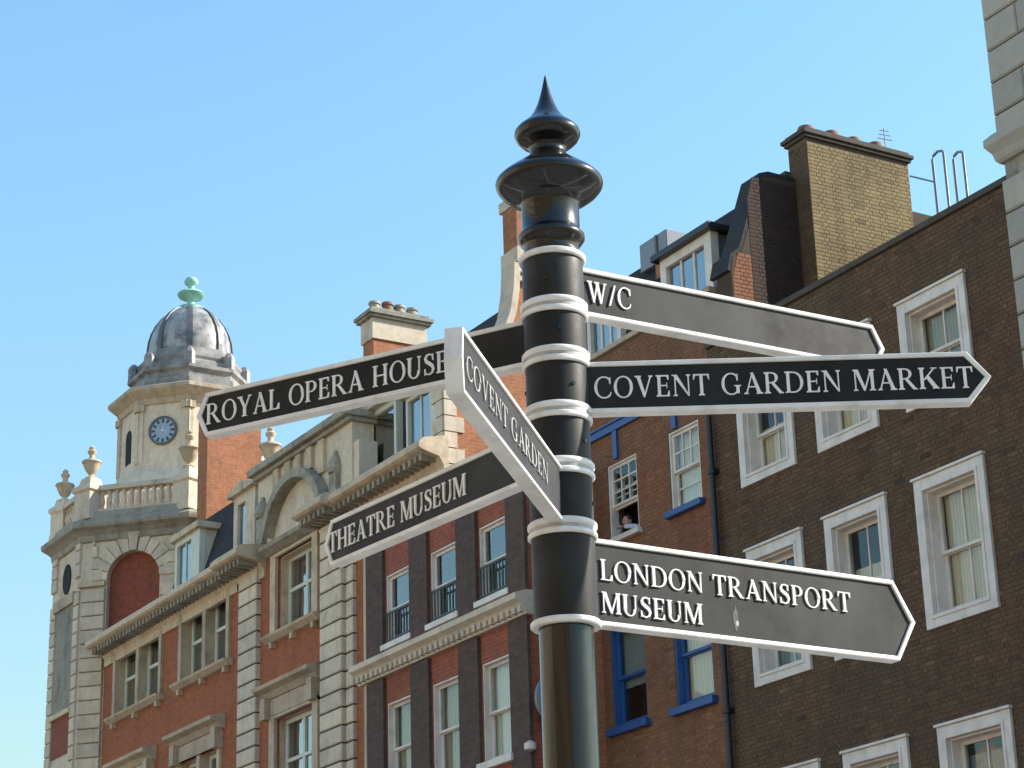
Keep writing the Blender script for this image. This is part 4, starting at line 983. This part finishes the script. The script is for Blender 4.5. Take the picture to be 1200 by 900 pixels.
MB().lathe(TC[0], TC[1], [(RC-.1,22.38),(RC+.06,22.40),(RC+.10,22.55),(RC+.30,22.70),(RC+.36,22.76),(RC+.36,22.86),(RC+.14,22.95),(RC-.2,23.0)], 8, ph).build('turret_cornice', 'stone', tur)
MB().lathe(TC[0], TC[1], [(1.72,22.95),(1.72,23.25),(1.64,23.30),(1.64,23.42),(1.74,23.50),(1.74,23.60),(1.58,23.66),(1.58,23.76),(1.51,23.84),(1.55,23.92),(1.55,24.0),(1.34,24.06),(1.32,24.24),(1.25,24.30),(1.06,24.32)], 8, ph).build('drum', 'drum_lead', tur)
dprof = [(1.17,24.28),(1.18,24.50),(1.15,24.78),(1.08,25.04),(0.96,25.30),(0.79,25.54),(0.58,25.73),(0.34,25.85),(0.18,25.90)]
dome = MB().lathe(TC[0], TC[1], dprof, 32, ph).build('dome', 'dome_lead', tur, smooth=35)
for k in range(8):
    a = PI/8+k*PI/4; rb_ = MB(); rings = []
    for r_, z_ in dprof:
        c = Vector((math.cos(a), math.sin(a))); t = Vector((-c.y, c.x)); hw = .075*(.45+.55*r_/1.17)
        p0, p1 = c*(r_+.05), c*(r_-.08)
        rings.append([(TC[0]+(p0+t*hw).x, TC[1]+(p0+t*hw).y, z_), (TC[0]+(p0-t*hw).x, TC[1]+(p0-t*hw).y, z_), (TC[0]+(p1-t*hw).x, TC[1]+(p1-t*hw).y, z_), (TC[0]+(p1+t*hw).x, TC[1]+(p1+t*hw).y, z_)])
    rb_.loft(rings).build('rib', 'lead', tur)
    q = TC[0]+1.57*math.cos(a), TC[1]+1.57*math.sin(a)
    MB().lathe(q[0], q[1], [(.17,23.58),(.17,23.95),(.12,24.05),(.06,24.12)], 8).build('drum_block', 'drum_lead', tur)
MB().lathe(TC[0], TC[1], [(.36,25.84),(.36,25.92),(.16,25.98),(.11,26.08),(.12,26.16),(.34,26.24),(.40,26.33),(.34,26.40),(.13,26.45),(.10,26.54),(.10,26.60),(.18,26.66),(.205,26.75),(.16,26.84),(.03,26.90)], 20).build('finial', 'verdigris', tur, smooth=45)
# clock
def disc(r, d0, d1, z0, name, mat, par, seg=28, r_in=0):
    if r_in:
        m_ = MB()
        for k in range(seg):
            a, b = 2*PI*k/seg, 2*PI*(k+1)/seg
            q = [(r*math.cos(a), z0+r*math.sin(a)), (r*math.cos(b), z0+r*math.sin(b)), (r_in*math.cos(b), z0+r_in*math.sin(b)), (r_in*math.cos(a), z0+r_in*math.sin(a))]
            m_.loft([[fmT(u, z_, d0) for u, z_ in q], [fmT(u, z_, d1) for u, z_ in q]], cap=True)
        return m_.build(name, mat, par)
    q = [(r*math.cos(2*PI*k/seg), z0+r*math.sin(2*PI*k/seg)) for k in range(seg)]
    return MB().loft([[fmT(u, z_, d0) for u, z_ in q], [fmT(u, z_, d1) for u, z_ in q]]).build(name, mat, par)
ZC = 21.60
clk = disc(.36, .01, -.03, ZC, 'clock_dial', 'clock_face', tur)
disc(.42, .01, -.06, ZC, 'clock_rim', 'lead', tur, r_in=.36)
for k in range(12):
    mk = MB()
    a = k*PI/6; r0, r1, hw = .23, .335, .026
    q = [(r0*math.cos(a)-hw*math.sin(a), ZC+r0*math.sin(a)+hw*math.cos(a)), (r1*math.cos(a)-hw*math.sin(a), ZC+r1*math.sin(a)+hw*math.cos(a)), (r1*math.cos(a)+hw*math.sin(a), ZC+r1*math.sin(a)-hw*math.cos(a)), (r0*math.cos(a)+hw*math.sin(a), ZC+r0*math.sin(a)-hw*math.cos(a))]
    mk.loft([[fmT(u, z_, -.028) for u, z_ in q], [fmT(u, z_, -.04) for u, z_ in q]])
    mk.build('hour_mark', 'gilt', tur)
for a, ln, hw in ((R(-20), .17, .022), (R(80), .26, .015)):
    q = [(-hw*math.sin(a)-.04*math.cos(a), ZC+hw*math.cos(a)-.04*math.sin(a)), (ln*math.cos(a), ZC+ln*math.sin(a)), (hw*math.sin(a)-.04*math.cos(a), ZC-hw*math.cos(a)-.04*math.sin(a))]
    MB().loft([[fmT(u, z_, -.045) for u, z_ in q], [fmT(u, z_, -.05) for u, z_ in q]]).build('clock_hand', 'clock_hand', tur)

# ================================================================== STONE BUILDING (right edge)
sb = thing('ashlar_building', (-17.0, 19.8, 0), 'tall banded ashlar stone building cut by the right edge', 'building')
YS = 19.72
MB().box(-19.70, -12, YS+.06, 28, 0, 21).build('wall', 'stone_soot', sb)
z = 3.0; k = 0
while z < 20.5:
    if not (14.3 < z+.2 < 14.72):
        x = -19.745; i = 0
        while x < -14:
            L_ = (.62 if (i+k) % 2 else .98) if i == 0 else .95
            block('stone_block', 'stone_near', sb, x, x+L_-.012, YS, YS+.10, z, z+.462, ch=.022); x += L_; i += 1
        for q in range(3): block('stone_block', 'stone_near', sb, -19.745, -19.68, YS+.11+q*.8, YS+.89+q*.8, z, z+.462, ch=.01)
    z += .485; k += 1
sc_ = [(.0,14.40),(.03,14.44),(.05,14.54),(.10,14.62),(.125,14.66),(.125,14.76),(.04,14.84),(.0,14.86)]
MB().loft([[(-19.745-d, YS-d, z_), (-12, YS-d, z_), (-12, YS+2.4, z_), (-19.745-d, YS+2.4, z_)] for d, z_ in sc_]).build('cornice', 'stone_near', sb)

# ================================================================== TERRACE ACROSS THE STREET (behind the viewer, added for bounced light and reflections)
YT = -14.0
for x0, x1, hgt, wm, nm in ((-70, -34, 15.5, 'stone_light', 'pale stone'), (-33.9, -6, 14.0, 'cream_stucco', 'cream stucco'), (-5.9, 40, 16.5, 'brick_yellow_flat', 'tall yellow brick')):
    tr = thing('added_terrace', ((x0+x1)/2, YT, 0), nm+' terrace added unseen behind the viewer for bounced light', 'building', 'unseen added terraces across the street')
    hs = []
    for zz in (4.6, 8.2, 11.6):
        x = x0+1.4
        while x < x1-2: hs.append((x, x+1.2, zz, zz+1.9)); x += 3.0
    b = wall_holes(MB(), lambda u, ww, d: (u, YT-d, ww), x0, x1, 0, hgt, hs, .25, 8)
    b.build('wall', wm, tr)
    MB().box(x0, x1, YT-.1, YT+.45, hgt-.9, hgt-.5).build('cornice', 'stone', tr)
    MB().box(x0+.1, x1-.1, YT-.30, YT-.27, 4, 14).build('added_terrace_glazing', 'dark_room', tr)
